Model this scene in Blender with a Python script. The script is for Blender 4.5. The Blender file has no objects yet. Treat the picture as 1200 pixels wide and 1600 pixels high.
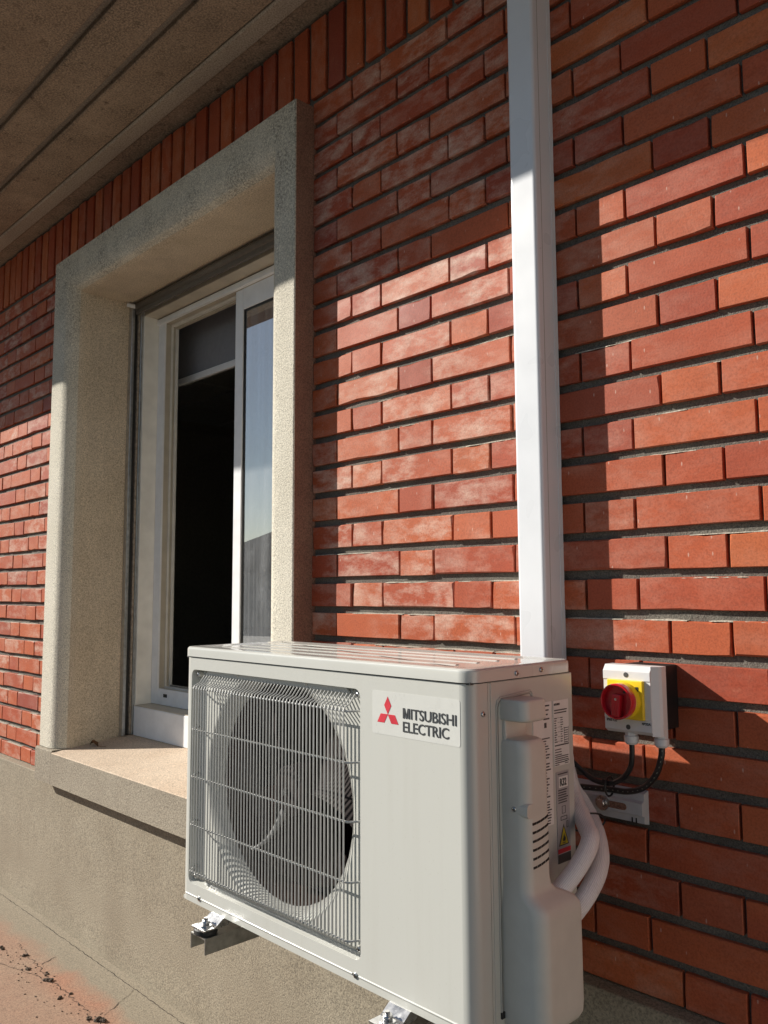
import bpy, bmesh, math, random
from mathutils import Vector, Matrix
R = math.radians
random.seed(7)
scn = bpy.context.scene
COL = scn.collection
PI = math.pi

# ------------------------------------------------------------------ camera
YAW, PITCH, ROLL = R(45.8496), R(5.5464), R(-0.2827)
CAM = Vector((1.4368, -1.3877, -0.7841))
FPX = 1287.15
cf = Vector((-math.sin(YAW)*math.cos(PITCH), math.cos(YAW)*math.cos(PITCH), math.sin(PITCH)))
r0 = Vector((math.cos(YAW), math.sin(YAW), 0)); u0 = r0.cross(cf)
cr = r0*math.cos(ROLL) + u0*math.sin(ROLL); cu = -r0*math.sin(ROLL) + u0*math.cos(ROLL)
cam = bpy.data.cameras.new('camera'); camo = bpy.data.objects.new('camera', cam); COL.objects.link(camo)
camo.matrix_world = Matrix(((cr.x, cu.x, -cf.x, CAM.x), (cr.y, cu.y, -cf.y, CAM.y), (cr.z, cu.z, -cf.z, CAM.z), (0, 0, 0, 1)))
cam.sensor_fit = 'VERTICAL'; cam.sensor_height = 32.0; cam.lens = 32.0*FPX/1600.0
cam.clip_start = 0.02; cam.clip_end = 2000
scn.camera = camo
# ------------------------------------------------------------------ light
SUN_DIR = Vector((1.65, 1.0, -1.04)).normalized()       # direction the light travels
w = bpy.data.worlds.new('World'); scn.world = w; w.use_nodes = True
wn = w.node_tree; bg = wn.nodes['Background']
sky = wn.nodes.new('ShaderNodeTexSky'); sky.sky_type = 'NISHITA'; sky.sun_disc = False
sky.sun_elevation = math.asin(-SUN_DIR.z); sky.sun_rotation = math.atan2(-SUN_DIR.x, -SUN_DIR.y)
sky.air_density = 1.0; sky.dust_density = 0.15; sky.ozone_density = 1.1
wn.links.new(sky.outputs[0], bg.inputs[0]); bg.inputs[1].default_value = 0.052
sun = bpy.data.lights.new('sun', 'SUN'); sun.energy = 5.0; sun.angle = R(0.53); sun.color = (1.0, 0.945, 0.855)
suno = bpy.data.objects.new('sun', sun); COL.objects.link(suno)
suno.rotation_euler = SUN_DIR.to_track_quat('-Z', 'Y').to_euler()
scn.view_settings.view_transform = 'Standard'; scn.view_settings.look = 'None'
scn.view_settings.exposure = 0.45; scn.view_settings.gamma = 1.0
scn.view_settings.use_curve_mapping = False

# ------------------------------------------------------------------ materials
class NT:
    def __init__(s, name):
        s.m = bpy.data.materials.new(name); s.m.use_nodes = True
        s.t = s.m.node_tree; s.b = s.t.nodes['Principled BSDF']; s.out = s.t.nodes['Material Output']
    def n(s, typ, ins=None, **kw):
        x = s.t.nodes.new(typ)
        for k, v in kw.items(): setattr(x, k, v)
        for k, v in (ins or {}).items(): s.set(x, k, v)
        return x
    def set(s, x, k, v):
        i = x.inputs[k]
        if isinstance(v, bpy.types.NodeSocket): s.t.links.new(v, i)
        else: i.default_value = v
    def pos(s, scale=(1, 1, 1), local=False):
        if local:
            o = s.n('ShaderNodeTexCoord').outputs['Object']
            ri = s.n('ShaderNodeObjectInfo').outputs['Random']
            off = s.n('ShaderNodeVectorMath', {0: ri, 1: (37.0, 91.0, 53.0)}, operation='MULTIPLY').outputs[0]
            o = s.n('ShaderNodeVectorMath', {0: o, 1: off}, operation='ADD').outputs[0]
        else: o = s.n('ShaderNodeNewGeometry').outputs['Position']
        return s.n('ShaderNodeVectorMath', {0: o, 1: scale}, operation='MULTIPLY').outputs[0]
    def noise(s, vec, scale, detail=4, rough=0.55):
        return s.n('ShaderNodeTexNoise', {'Vector': vec, 'Scale': scale, 'Detail': detail, 'Roughness': rough}).outputs[0]
    def ramp(s, fac, stops):
        x = s.n('ShaderNodeValToRGB', {'Fac': fac}); e = x.color_ramp.elements
        while len(e) < len(stops): e.new(0.5)
        for i, (p, c) in enumerate(stops):
            e[i].position = p; e[i].color = (c, c, c, 1) if not hasattr(c, '__len__') else (*c, 1)
        return x.outputs[0]
    def mix(s, fac, a, b, mode='MIX'):
        x = s.n('ShaderNodeMix', data_type='RGBA', blend_type=mode)
        def c4(v): return v if isinstance(v, bpy.types.NodeSocket) else ((*v, 1) if len(v) == 3 else v)
        s.set(x, 0, fac); s.set(x, 6, c4(a)); s.set(x, 7, c4(b)); return x.outputs[2]
    def math(s, op, a, b=0.0, c=0.0, clamp=False):
        x = s.n('ShaderNodeMath', {0: a, 1: b, 2: c}, operation=op); x.use_clamp = clamp; return x.outputs[0]
    def bump(s, h, strength=0.3, dist=0.002, nrm=None):
        x = s.n('ShaderNodeBump', {'Height': h, 'Strength': strength, 'Distance': dist})
        if nrm is not None: s.set(x, 'Normal', nrm)
        return x.outputs[0]
    def fin(s, color=None, rough=None, normal=None, metal=None, **kw):
        for k, v in (('Base Color', color), ('Roughness', rough), ('Normal', normal), ('Metallic', metal)):
            if v is None: continue
            if k == 'Base Color' and not isinstance(v, bpy.types.NodeSocket) and len(v) == 3: v = (*v, 1)
            s.set(s.b, k, v)
        for k, v in kw.items(): s.set(s.b, k.replace('_', ' '), v)
        return s.m
M = {}
def plain(name, col, rough=0.5, metal=0.0, var=0.06, nscale=40, bump=0.0, **kw):
    t = NT(name); p = t.pos(); n = t.noise(p, nscale, 2, 0.6)
    lo = tuple(c*(1-var*2) for c in col); hi = tuple(min(1, c*(1+var)) for c in col)
    c = t.mix(t.ramp(n, [(0.3, 0.0), (0.7, 1.0)]), lo, hi)
    rr = t.math('MULTIPLY_ADD', n, 0.2, rough-0.1, clamp=True)
    nm = t.bump(n, bump, 0.001) if bump else None
    M[name] = t.fin(c, rr, nm, metal, **kw); return M[name]

def mat_brick(name, wash, local=True):
    t = NT(name); ri = t.n('ShaderNodeObjectInfo').outputs['Random']
    g = t.pos()
    if local: p = t.pos(local=True); rnd = ri
    else:
        p = g
        rnd = t.n('ShaderNodeTexWhiteNoise', {'Vector': t.n('ShaderNodeVectorMath', {0: g, 1: (6.0, 0.0, 13.42)}, operation='MULTIPLY').outputs[0]}, noise_dimensions='3D').outputs[0]
        rnd = t.noise(g, 5.0, 1)
    base = t.ramp(rnd, [(0.0, (0.340, 0.062, 0.030)), (0.25, (0.43, 0.092, 0.037)), (0.5, (0.49, 0.120, 0.044)), (0.72, (0.39, 0.075, 0.034)), (0.88, (0.53, 0.142, 0.048)), (1.0, (0.32, 0.064, 0.038))])
    n1 = t.noise(p, 9, 3, 0.6); n2 = t.noise(p, 70, 3, 0.7)
    c = t.mix(t.ramp(n1, [(0.3, 0.0), (0.72, 0.55)]), base, t.mix(0.45, base, (0.20, 0.052, 0.038)))
    c = t.mix(t.ramp(n2, [(0.62, 0.0), (0.8, 0.35)]), c, (0.46, 0.19, 0.11))
    # white lime bloom and brush marks
    st = t.n('ShaderNodeVectorMath', {0: p, 1: (1.0, 1.0, 2.2)}, operation='MULTIPLY').outputs[0]
    e1 = t.noise(st, 14, 5, 0.66); e2 = t.noise(p, 3.1, 2, 0.5)
    em = t.math('MULTIPLY', t.ramp(e1, [(0.42, 0.0), (0.74, 1.0)]), t.ramp(e2, [(0.34, 0.0), (0.58, 1.0)]))
    gx = t.n('ShaderNodeSeparateXYZ', {0: g})
    left = t.n('ShaderNodeMapRange', {0: gx.outputs[0], 1: 0.75, 2: 0.35, 3: 0.16, 4: 1.0}).outputs[0]
    em = t.math('MULTIPLY', em, t.math('MULTIPLY', left, wash))
    c = t.mix(em, c, (0.68, 0.52, 0.42))
    sc = t.n('ShaderNodeVectorMath', {0: p, 1: (1.0, 1.0, 0.35)}, operation='MULTIPLY').outputs[0]
    spk = t.n('ShaderNodeTexVoronoi', {'Vector': sc, 'Scale': 55.0, 'Randomness': 1.0}).outputs[0]
    c = t.mix(t.ramp(spk, [(0.045, 0.55), (0.09, 0.0)]), c, (0.60, 0.44, 0.36))
    n5 = t.noise(p, 260, 2, 0.7)
    c = t.mix(0.5, c, t.ramp(n5, [(0.33, 0.62), (0.5, 1.0), (0.68, 1.22)]), 'MULTIPLY')
    h = t.math('ADD', t.math('ADD', t.math('MULTIPLY', n1, 0.7), t.math('MULTIPLY', n2, 0.5)), t.math('MULTIPLY', n5, 0.35))
    lines = t.noise(t.n('ShaderNodeVectorMath', {0: p, 1: (260.0, 260.0, 8.0)}, operation='MULTIPLY').outputs[0], 1.0, 2)
    h = t.math('ADD', h, t.math('MULTIPLY', lines, 0.12))
    rough = t.math('MULTIPLY_ADD', n1, 0.3, 0.42)
    M[name] = t.fin(c, rough, t.bump(h, 0.38, 0.0014), Specular_IOR_Level=0.2); return M[name]
mat_brick('brick', 0.8); mat_brick('brick_far', 0.25, local=False); mat_brick('brick_soldier', 0.2)

def mat_grain(name, col, col2, dirt=0.0, gscale=330, bumpd=0.0022, spots=0.0, streak=0.0, rough=0.9, dirt_z=None):
    t = NT(name); p = t.pos()
    n1 = t.noise(p, 4.5, 6, 0.6); n2 = t.noise(p, gscale, 3, 0.7); n3 = t.noise(p, gscale*0.42, 3, 0.65)
    c = t.mix(t.ramp(n1, [(0.3, 0.0), (0.7, 1.0)]), col, col2)
    gr = t.ramp(n2, [(0.34, 0.52), (0.5, 1.0), (0.67, 1.36)])
    c = t.mix(0.9, c, gr, 'MULTIPLY')
    if dirt > 0:
        d1 = t.noise(p, 150, 4, 0.8); d2 = t.noise(p, 6, 4, 0.62)
        dm = t.math('MULTIPLY', t.ramp(d1, [(0.44, 0.0), (0.58, 1.0)]), t.ramp(d2, [(0.34, 0.1), (0.62, 1.0)]))
        if dirt_z:
            z = t.n('ShaderNodeSeparateXYZ', {0: p}).outputs[2]
            dm = t.math('MULTIPLY', dm, t.n('ShaderNodeMapRange', {0: z, 1: dirt_z[0], 2: dirt_z[1], 3: 0.12, 4: 1.0}).outputs[0])
        c = t.mix(t.math('MULTIPLY', dm, dirt), c, (0.085, 0.072, 0.055))
    if spots > 0:
        s1 = t.noise(p, 28, 6, 0.72)
        c = t.mix(t.math('MULTIPLY', t.ramp(s1, [(0.58, 0.0), (0.74, 1.0)]), spots), c, (0.075, 0.05, 0.035))
    if streak > 0:
        s2 = t.noise(t.n('ShaderNodeVectorMath', {0: p, 1: (9.0, 9.0, 1.2)}, operation='MULTIPLY').outputs[0], 1.0, 5, 0.6)
        c = t.mix(t.math('MULTIPLY', t.ramp(s2, [(0.45, 0.0), (0.75, 1.0)]), streak), c, (0.20, 0.155, 0.11))
    h = t.math('ADD', t.math('MULTIPLY', n3, 0.35), t.math('MULTIPLY', n2, 1.0))
    h = t.math('ADD', h, t.math('MULTIPLY', n1, 0.4))
    M[name] = t.fin(c, rough, t.bump(h, 0.7, bumpd)); return M[name]
mat_grain('plaster', (0.65, 0.60, 0.49), (0.72, 0.67, 0.56), dirt=0.62, gscale=260, bumpd=0.004, dirt_z=(-0.1, 0.30))
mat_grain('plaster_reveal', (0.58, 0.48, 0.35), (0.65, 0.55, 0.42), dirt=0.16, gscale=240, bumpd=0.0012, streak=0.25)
mat_grain('plaster_red', (0.235, 0.115, 0.078), (0.30, 0.17, 0.115), gscale=260, bumpd=0.003)
mat_grain('plinth', (0.265, 0.222, 0.160), (0.325, 0.28, 0.208), gscale=230, bumpd=0.0035, streak=0.16, spots=0.12)
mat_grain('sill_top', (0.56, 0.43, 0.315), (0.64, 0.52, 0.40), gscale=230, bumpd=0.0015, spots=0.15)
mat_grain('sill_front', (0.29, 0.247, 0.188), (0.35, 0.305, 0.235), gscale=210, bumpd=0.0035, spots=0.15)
mat_grain('soffit', (0.33, 0.25, 0.175), (0.41, 0.325, 0.235), gscale=180, bumpd=0.001, spots=1.0, dirt=0.75, streak=0.35)
mat_grain('soffit_grey', (0.36, 0.32, 0.26), (0.43, 0.385, 0.31), gscale=200, bumpd=0.001, spots=0.3)
mat_grain('groove', (0.20, 0.175, 0.145), (0.25, 0.22, 0.18), gscale=200, bumpd=0.001)
mat_grain('mortar', (0.11, 0.098, 0.082), (0.19, 0.170, 0.142), gscale=380, bumpd=0.005)
mat_grain('lime', (0.40, 0.35, 0.28), (0.50, 0.44, 0.36), gscale=300, bumpd=0.002)
mat_grain('dirt', (0.075, 0.055, 0.04), (0.13, 0.095, 0.07), gscale=200, bumpd=0.003)
# terrace floor: red tinted screed, greyer in the band along the wall
t = NT('terrace'); p = t.pos(); sx = t.n('ShaderNodeSeparateXYZ', {0: p})
n1 = t.noise(p, 5, 6, 0.65); n2 = t.noise(p, 230, 3, 0.7); n3 = t.noise(p, 1.3, 4, 0.6)
c = t.mix(t.ramp(n1, [(0.3, 0.0), (0.7, 1.0)]), (0.34, 0.195, 0.130), (0.36, 0.245, 0.170))
yy = t.math('ADD', sx.outputs[1], t.math('MULTIPLY_ADD', n1, 0.14, -0.07))
c = t.mix(t.n('ShaderNodeMapRange', {0: yy, 1: -0.19, 2: -0.12, 3: 0.0, 4: 1.0}).outputs[0], c, (0.285, 0.24, 0.175))
hot = t.math('MULTIPLY', t.n('ShaderNodeMapRange', {0: t.math('ABSOLUTE', t.math('ADD', yy, 0.20)), 1: 0.0, 2: 0.07, 3: 1.0, 4: 0.0}).outputs[0], t.ramp(n3, [(0.4, 0.0), (0.6, 0.7)]))
c = t.mix(hot, c, (0.42, 0.18, 0.105))
c = t.mix(0.85, c, t.ramp(n2, [(0.34, 0.55), (0.5, 1.0), (0.68, 1.32)]), 'MULTIPLY')
M['terrace'] = t.fin(c, 0.9, t.bump(t.math('ADD', n2, n1), 0.6, 0.002))

t = NT('ac_paint'); p = t.pos()
stv = t.n('ShaderNodeVectorMath', {0: p, 1: (38.0, 38.0, 2.2)}, operation='MULTIPLY').outputs[0]
n1 = t.noise(p, 3.0, 3); n2 = t.noise(stv, 1.0, 3, 0.6); n3 = t.noise(p, 240, 2, 0.7)
c = t.mix(t.ramp(n2, [(0.50, 0.0), (0.80, 0.16)]), (0.555, 0.555, 0.515), (0.42, 0.40, 0.345))
c = t.mix(t.ramp(n3, [(0.66, 0.0), (0.74, 0.22)]), c, (0.35, 0.31, 0.25))
M['ac_paint'] = t.fin(c, t.math('MULTIPLY_ADD', n2, 0.18, 0.26), t.bump(n1, 0.18, 0.004), Coat_Weight=0.25, Coat_Roughness=0.12)
plain('ac_lid', (0.60, 0.60, 0.56), 0.24, var=0.015, nscale=6, Coat_Weight=0.6, Coat_Roughness=0.05)
plain('ac_plastic', (0.61, 0.60, 0.545), 0.48, var=0.02, nscale=30)
plain('ac_wire', (0.55, 0.545, 0.52), 0.38, var=0.02)
plain('fan_plastic', (0.026, 0.018, 0.017), 0.62, Specular_IOR_Level=0.15)
plain('glint_grey', (0.34, 0.335, 0.33), 0.35)
plain('coil', (0.05, 0.027, 0.022), 0.6, 0.0, var=0.2, Specular_IOR_Level=0.15)
plain('dark', (0.012, 0.012, 0.012), 0.6)
plain('seam_soft', (0.30, 0.295, 0.27), 0.6)
plain('seam', (0.06, 0.06, 0.058), 0.6)
plain('zinc', (0.62, 0.62, 0.62), 0.28, 1.0, var=0.12, nscale=60)
plain('galv', (0.50, 0.50, 0.48), 0.42, 1.0, var=0.12, nscale=60)
plain('rubber', (0.03, 0.03, 0.03), 0.55)
plain('pvc', (0.71, 0.725, 0.755), 0.30, var=0.02, nscale=8)
plain('rail_white', (0.50, 0.505, 0.52), 0.4, var=0.04)
plain('iso_grey', (0.68, 0.68, 0.68), 0.38, var=0.02)
plain('iso_black', (0.012, 0.012, 0.013), 0.45)
plain('yellow', (0.85, 0.60, 0.02), 0.38)
plain('knob_red', (0.55, 0.012, 0.022), 0.22, var=0.03, Coat_Weight=0.4)
plain('cable', (0.014, 0.014, 0.015), 0.35)
plain('cable_print', (0.20, 0.185, 0.15), 0.5)
plain('label_white', (0.76, 0.75, 0.73), 0.35, var=0.02)
plain('badge_white', (0.62, 0.62, 0.585), 0.3, var=0.015)
plain('label_grey', (0.40, 0.39, 0.40), 0.4, var=0.03)
plain('ink', (0.06, 0.06, 0.062), 0.5)
plain('logo_red', (0.62, 0.035, 0.055), 0.4)
plain('logo_grey', (0.045, 0.047, 0.05), 0.45)
plain('warn_yellow', (0.75, 0.58, 0.03), 0.4)
plain('win_white', (0.86, 0.87, 0.89), 0.35, var=0.03, nscale=20)
plain('win_cream', (0.82, 0.80, 0.74), 0.45, var=0.05, nscale=14)
plain('win_beige', (0.56, 0.505, 0.41), 0.5, var=0.06, nscale=14)
plain('alu', (0.55, 0.55, 0.54), 0.35, 0.85, var=0.1, nscale=50)
plain('shutter', (0.13, 0.115, 0.10), 0.5, var=0.08)
plain('wood_old', (0.36, 0.30, 0.24), 0.75, var=0.25, nscale=60, bump=0.4)
plain('gasket', (0.02, 0.02, 0.02), 0.6)
plain('blind', (0.26, 0.26, 0.285), 0.8, var=0.04)
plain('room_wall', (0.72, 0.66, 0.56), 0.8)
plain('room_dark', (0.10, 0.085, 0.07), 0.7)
plain('tile', (0.80, 0.77, 0.70), 0.85)
plain('leaf', (0.27, 0.13, 0.055), 0.7, var=0.25)
plain('bounce_plaster', (0.66, 0.63, 0.58), 0.85, var=0.05, nscale=8)
plain('house_wall', (0.20, 0.18, 0.16), 0.85)
plain('house_roof', (0.075, 0.045, 0.035), 0.85)
plain('dark_ground', (0.040, 0.040, 0.036), 0.9, var=0.3, nscale=3)
plain('crack', (0.05, 0.038, 0.028), 0.95)
# pipe insulation: white tape over ribs
t = NT('insulation'); uv = t.n('ShaderNodeUVMap').outputs[0]
us = t.n('ShaderNodeSeparateXYZ', {0: uv}); p = t.pos()
rib = t.math('SINE', t.math('MULTIPLY', us.outputs[0], 2*PI*34))
r2 = t.math('SINE', t.math('MULTIPLY', us.outputs[1], 2*PI*170))
n = t.noise(p, 60, 4)
c = t.mix(t.ramp(rib, [(0.0, 1.0), (0.28, 0.0)]), (0.82, 0.81, 0.80), (0.68, 0.68, 0.69))
c = t.mix(t.ramp(n, [(0.6, 0.0), (0.8, 0.3)]), c, (0.45, 0.44, 0.42))
M['insulation'] = t.fin(c, 0.6, t.bump(t.math('ADD', rib, t.math('MULTIPLY', r2, 0.35)), 0.35, 0.0008))
# window glass, dusty
t = NT('glass'); p = t.pos()
gl = t.n('ShaderNodeBsdfGlass', {'Color': (0.97, 0.985, 1.0, 1), 'Roughness': 0.0, 'IOR': 1.52})
tr = t.n('ShaderNodeBsdfTransparent', {'Color': (0.86, 0.9, 0.92, 1)})
gs = t.n('ShaderNodeBsdfGlossy', {'Color': (1, 1, 1, 1), 'Roughness': 0.01})
fr = t.n('ShaderNodeFresnel', {'IOR': 6.0})
ms = t.n('ShaderNodeMixShader', {0: fr.outputs[0], 1: tr.outputs[0], 2: gs.outputs[0]})
d1 = t.noise(p, 9, 6, 0.7); d2 = t.noise(p, 420, 2, 0.6)
dust = t.math('MULTIPLY_ADD', t.math('MULTIPLY', t.ramp(d1, [(0.35, 0.2), (0.75, 1.0)]), t.ramp(d2, [(0.42, 0.0), (0.7, 1.0)])), 0.30, t.math('MULTIPLY_ADD', t.ramp(t.noise(t.n('ShaderNodeVectorMath', {0: p, 1: (46.0, 46.0, 0.9)}, operation='MULTIPLY').outputs[0], 1.0, 3), [(0.35, 0.0), (0.7, 1.0)]), 0.13, 0.07))
df = t.n('ShaderNodeBsdfDiffuse', {'Color': (0.70, 0.73, 0.76, 1)})
m2 = t.n('ShaderNodeMixShader', {0: dust, 1: ms.outputs[0], 2: df.outputs[0]})
t.t.links.new(m2.outputs[0], t.out.inputs[0]); M['glass'] = t.m

# ------------------------------------------------------------------ helpers
ORI = {}
def tag(o, label=None, cat=None, group=None, kind=None):
    if label: o['label'] = label
    if cat: o['category'] = cat
    if group: o['group'] = group
    if kind: o['kind'] = kind
    return o
def thing(name, loc, label, cat, group=None, kind=None):
    o = bpy.data.objects.new(name, None); COL.objects.link(o); o.location = loc; o.empty_display_size = 0.05
    ORI[o] = Vector(loc); return tag(o, label, cat, group, kind)
def put(name, bm, mat, parent=None, smooth=None, loc=None):
    """link a bmesh (world coordinates) as one mesh object"""
    me = bpy.data.meshes.new(name)
    org = ORI[parent] if parent is not None else Vector(loc if loc is not None else (0, 0, 0))
    for v in bm.verts: v.co -= org
    bm.normal_update()
    bm.to_mesh(me); bm.free()
    mats = mat if isinstance(mat, (list, tuple)) else [mat]
    for m_ in mats: me.materials.append(M[m_] if isinstance(m_, str) else m_)
    o = bpy.data.objects.new(name, me); COL.objects.link(o)
    if parent is not None:
        o.parent = parent; ORI[o] = org
    else: o.location = org; ORI[o] = org
    if smooth is not None:
        me.polygons.foreach_set('use_smooth', [True]*len(me.polygons))
        me.set_sharp_from_angle(angle=R(smooth))
        wm = o.modifiers.new('normals', 'WEIGHTED_NORMAL'); wm.keep_sharp = True; wm.weight = 60
    return o
def box(bm, x0, x1, y0, y1, z0, z1, bev=0.0, seg=2, mi=0):
    b2 = bmesh.new()
    bmesh.ops.create_cube(b2, size=1)
    for v in b2.verts:
        v.co = Vector(((x0+x1)/2 + v.co.x*(x1-x0), (y0+y1)/2 + v.co.y*(y1-y0), (z0+z1)/2 + v.co.z*(z1-z0)))
    if bev: bmesh.ops.bevel(b2, geom=b2.edges[:], offset=bev, segments=seg, affect='EDGES', profile=0.5)
    merge(bm, b2, mi); return bm
def merge(bm, b2, mi=0):
    mp = {v: bm.verts.new(v.co) for v in b2.verts}
    for f in b2.faces:
        try:
            nf = bm.faces.new([mp[v] for v in f.verts]); nf.material_index = mi
        except ValueError: pass
    b2.free()
def Bx(*a, **k): return box(bmesh.new(), *a, **k)
def frame_of(d):
    d = d.normalized(); a = Vector((0, 0, 1)) if abs(d.z) < 0.9 else Vector((1, 0, 0))
    x = d.cross(a).normalized(); return x, d.cross(x).normalized()
def tube(bm, pts, r, n=10, cap=True, uvl=None, mi=0):
    pts = [Vector(q) for q in pts]; rings = []
    d0 = (pts[1]-pts[0]).normalized(); x, y = frame_of(d0); L = 0; Ls = []
    for i, q in enumerate(pts):
        if i: L += (q-pts[i-1]).length
        Ls.append(L)
        d = (pts[min(i+1, len(pts)-1)] - pts[max(i-1, 0)]).normalized()
        x = (x - d*x.dot(d)).normalized(); y = d.cross(x)
        rr = r[i] if hasattr(r, '__len__') else r
        rings.append([bm.verts.new(q + (x*math.cos(2*PI*k/n) + y*math.sin(2*PI*k/n))*rr) for k in range(n)])
    for i in range(len(rings)-1):
        for k in range(n):
            f = bm.faces.new((rings[i][k], rings[i][(k+1) % n], rings[i+1][(k+1) % n], rings[i+1][k])); f.material_index = mi; f.smooth = True
            if uvl is not None:
                for lp, (uu, vv) in zip(f.loops, ((k/n, Ls[i]), ((k+1)/n, Ls[i]), ((k+1)/n, Ls[i+1]), (k/n, Ls[i+1]))): lp[uvl].uv = (uu, vv)
    if cap:
        for f in (bm.faces.new(list(reversed(rings[0]))), bm.faces.new(rings[-1])): f.material_index = mi
    return bm
def lathe(bm, c, prof, n=40):
    """profile (y, radius) turned about the y axis through c"""
    rings = [[bm.verts.new((c.x+r_*math.cos(2*PI*k/n), y_, c.z+r_*math.sin(2*PI*k/n))) for k in range(n)] for y_, r_ in prof]
    for A, B_ in zip(rings[:-1], rings[1:]):
        for k in range(n): bm.faces.new((A[k], A[(k+1) % n], B_[(k+1) % n], B_[k]))
    bm.faces.new(rings[0]); bm.faces.new(rings[-1]); bmesh.ops.recalc_face_normals(bm, faces=bm.faces[:])
    return bm
def cyl(bm, a, b, r, n=16, mi=0):
    return tube(bm, [a, b], r, n, True, None, mi)
def spline(ctrl, n=8):
    P = [Vector(c) for c in ctrl]; P = [P[0]*2-P[1]] + P + [P[-1]*2-P[-2]]; out = []
    for i in range(1, len(P)-2):
        for k in range(n):
            s = k/n; a, b, c, d = P[i-1:i+3]
            out.append(0.5*((2*b) + (c-a)*s + (2*a-5*b+4*c-d)*s*s + (3*b-a-3*c+d)*s**3))
    out.append(P[-2]); return out
def prism(bm, poly, axis, a, b, mi=0):
    """poly: 2D points; axis 'x': (y,z) extruded x a..b ; 'y': (x,z) ; 'z': (x,y)"""
    def mk(q, t_): return Vector((t_, q[0], q[1])) if axis == 'x' else Vector((q[0], t_, q[1])) if axis == 'y' else Vector((q[0], q[1], t_))
    A = [bm.verts.new(mk(q, a)) for q in poly]; B_ = [bm.verts.new(mk(q, b)) for q in poly]; n = len(poly)
    fs = [bm.faces.new(A), bm.faces.new(list(reversed(B_)))]
    for i in range(n): fs.append(bm.faces.new((A[(i+1) % n], A[i], B_[i], B_[(i+1) % n])))
    for f in fs: f.material_index = mi
    bmesh.ops.recalc_face_normals(bm, faces=fs)
    return bm
def rrect(x0, x1, z0, z1, r, n=5):
    out = []
    for cx_, cz_, a0 in ((x1-r, z1-r, 0), (x0+r, z1-r, 90), (x0+r, z0+r, 180), (x1-r, z0+r, 270)):
        for k in range(n+1):
            a = R(a0+90*k/n); out.append((cx_+r*math.cos(a), cz_+r*math.sin(a)))
    return out
def text_bm(s, size, bold=0.0, sx=1.0, spacing=1.0, depth=0.0002, align='LEFT'):
    c = bpy.data.curves.new('t', 'FONT'); c.body = s; c.size = size; c.offset = bold; c.extrude = depth
    c.align_x = align; c.space_character = spacing; c.resolution_u = 3
    o = bpy.data.objects.new('t', c); COL.objects.link(o)
    dg = bpy.context.evaluated_depsgraph_get(); me = bpy.data.meshes.new_from_object(o.evaluated_get(dg))
    bm = bmesh.new(); bm.from_mesh(me)
    bpy.data.objects.remove(o); bpy.data.curves.remove(c); bpy.data.meshes.remove(me)
    for v in bm.verts: v.co.x *= sx
    return bm
def on_front(bm, x, y, z):       # text lies in XZ facing -y
    for v in bm.verts: v.co = Vector((x+v.co.x, y-v.co.z, z+v.co.y))
    return bm
def on_side(bm, x, y, z):        # text lies in YZ facing +x
    for v in bm.verts: v.co = Vector((x+v.co.z, y+v.co.x, z+v.co.y))
    return bm
def cam_px(q):
    d = Vector(q)-CAM; z = d.dot(cf)
    if z <= 0.05: return None
    return (600+FPX*d.dot(cr)/z, 800-FPX*d.dot(cu)/z, z)

# ================================================================== SETTING
PLY = -0.028        # plinth face
ZG = -2.033         # terrace floor
bm = bmesh.new(); bmesh.ops.create_grid(bm, x_segments=1, y_segments=1, size=400)
for v in bm.verts: v.co.z = -2.06
tag(put('ground', bm, 'dark_ground'), kind='structure')  # unseen ground past the terrace, made dark to cut warm bounced light
bm = bmesh.new()
prof = [(-0.03, -2.018), (-0.055, -2.022), (-0.10, -2.028), (-0.17, -2.032), (-0.24, ZG), (-1.2, ZG), (-1.2, -2.2), (-0.03, -2.2)]
prism(bm, prof, 'x', -14.0, -0.25)
tag(put('terrace_floor', bm, 'terrace', smooth=40), kind='structure')

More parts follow.
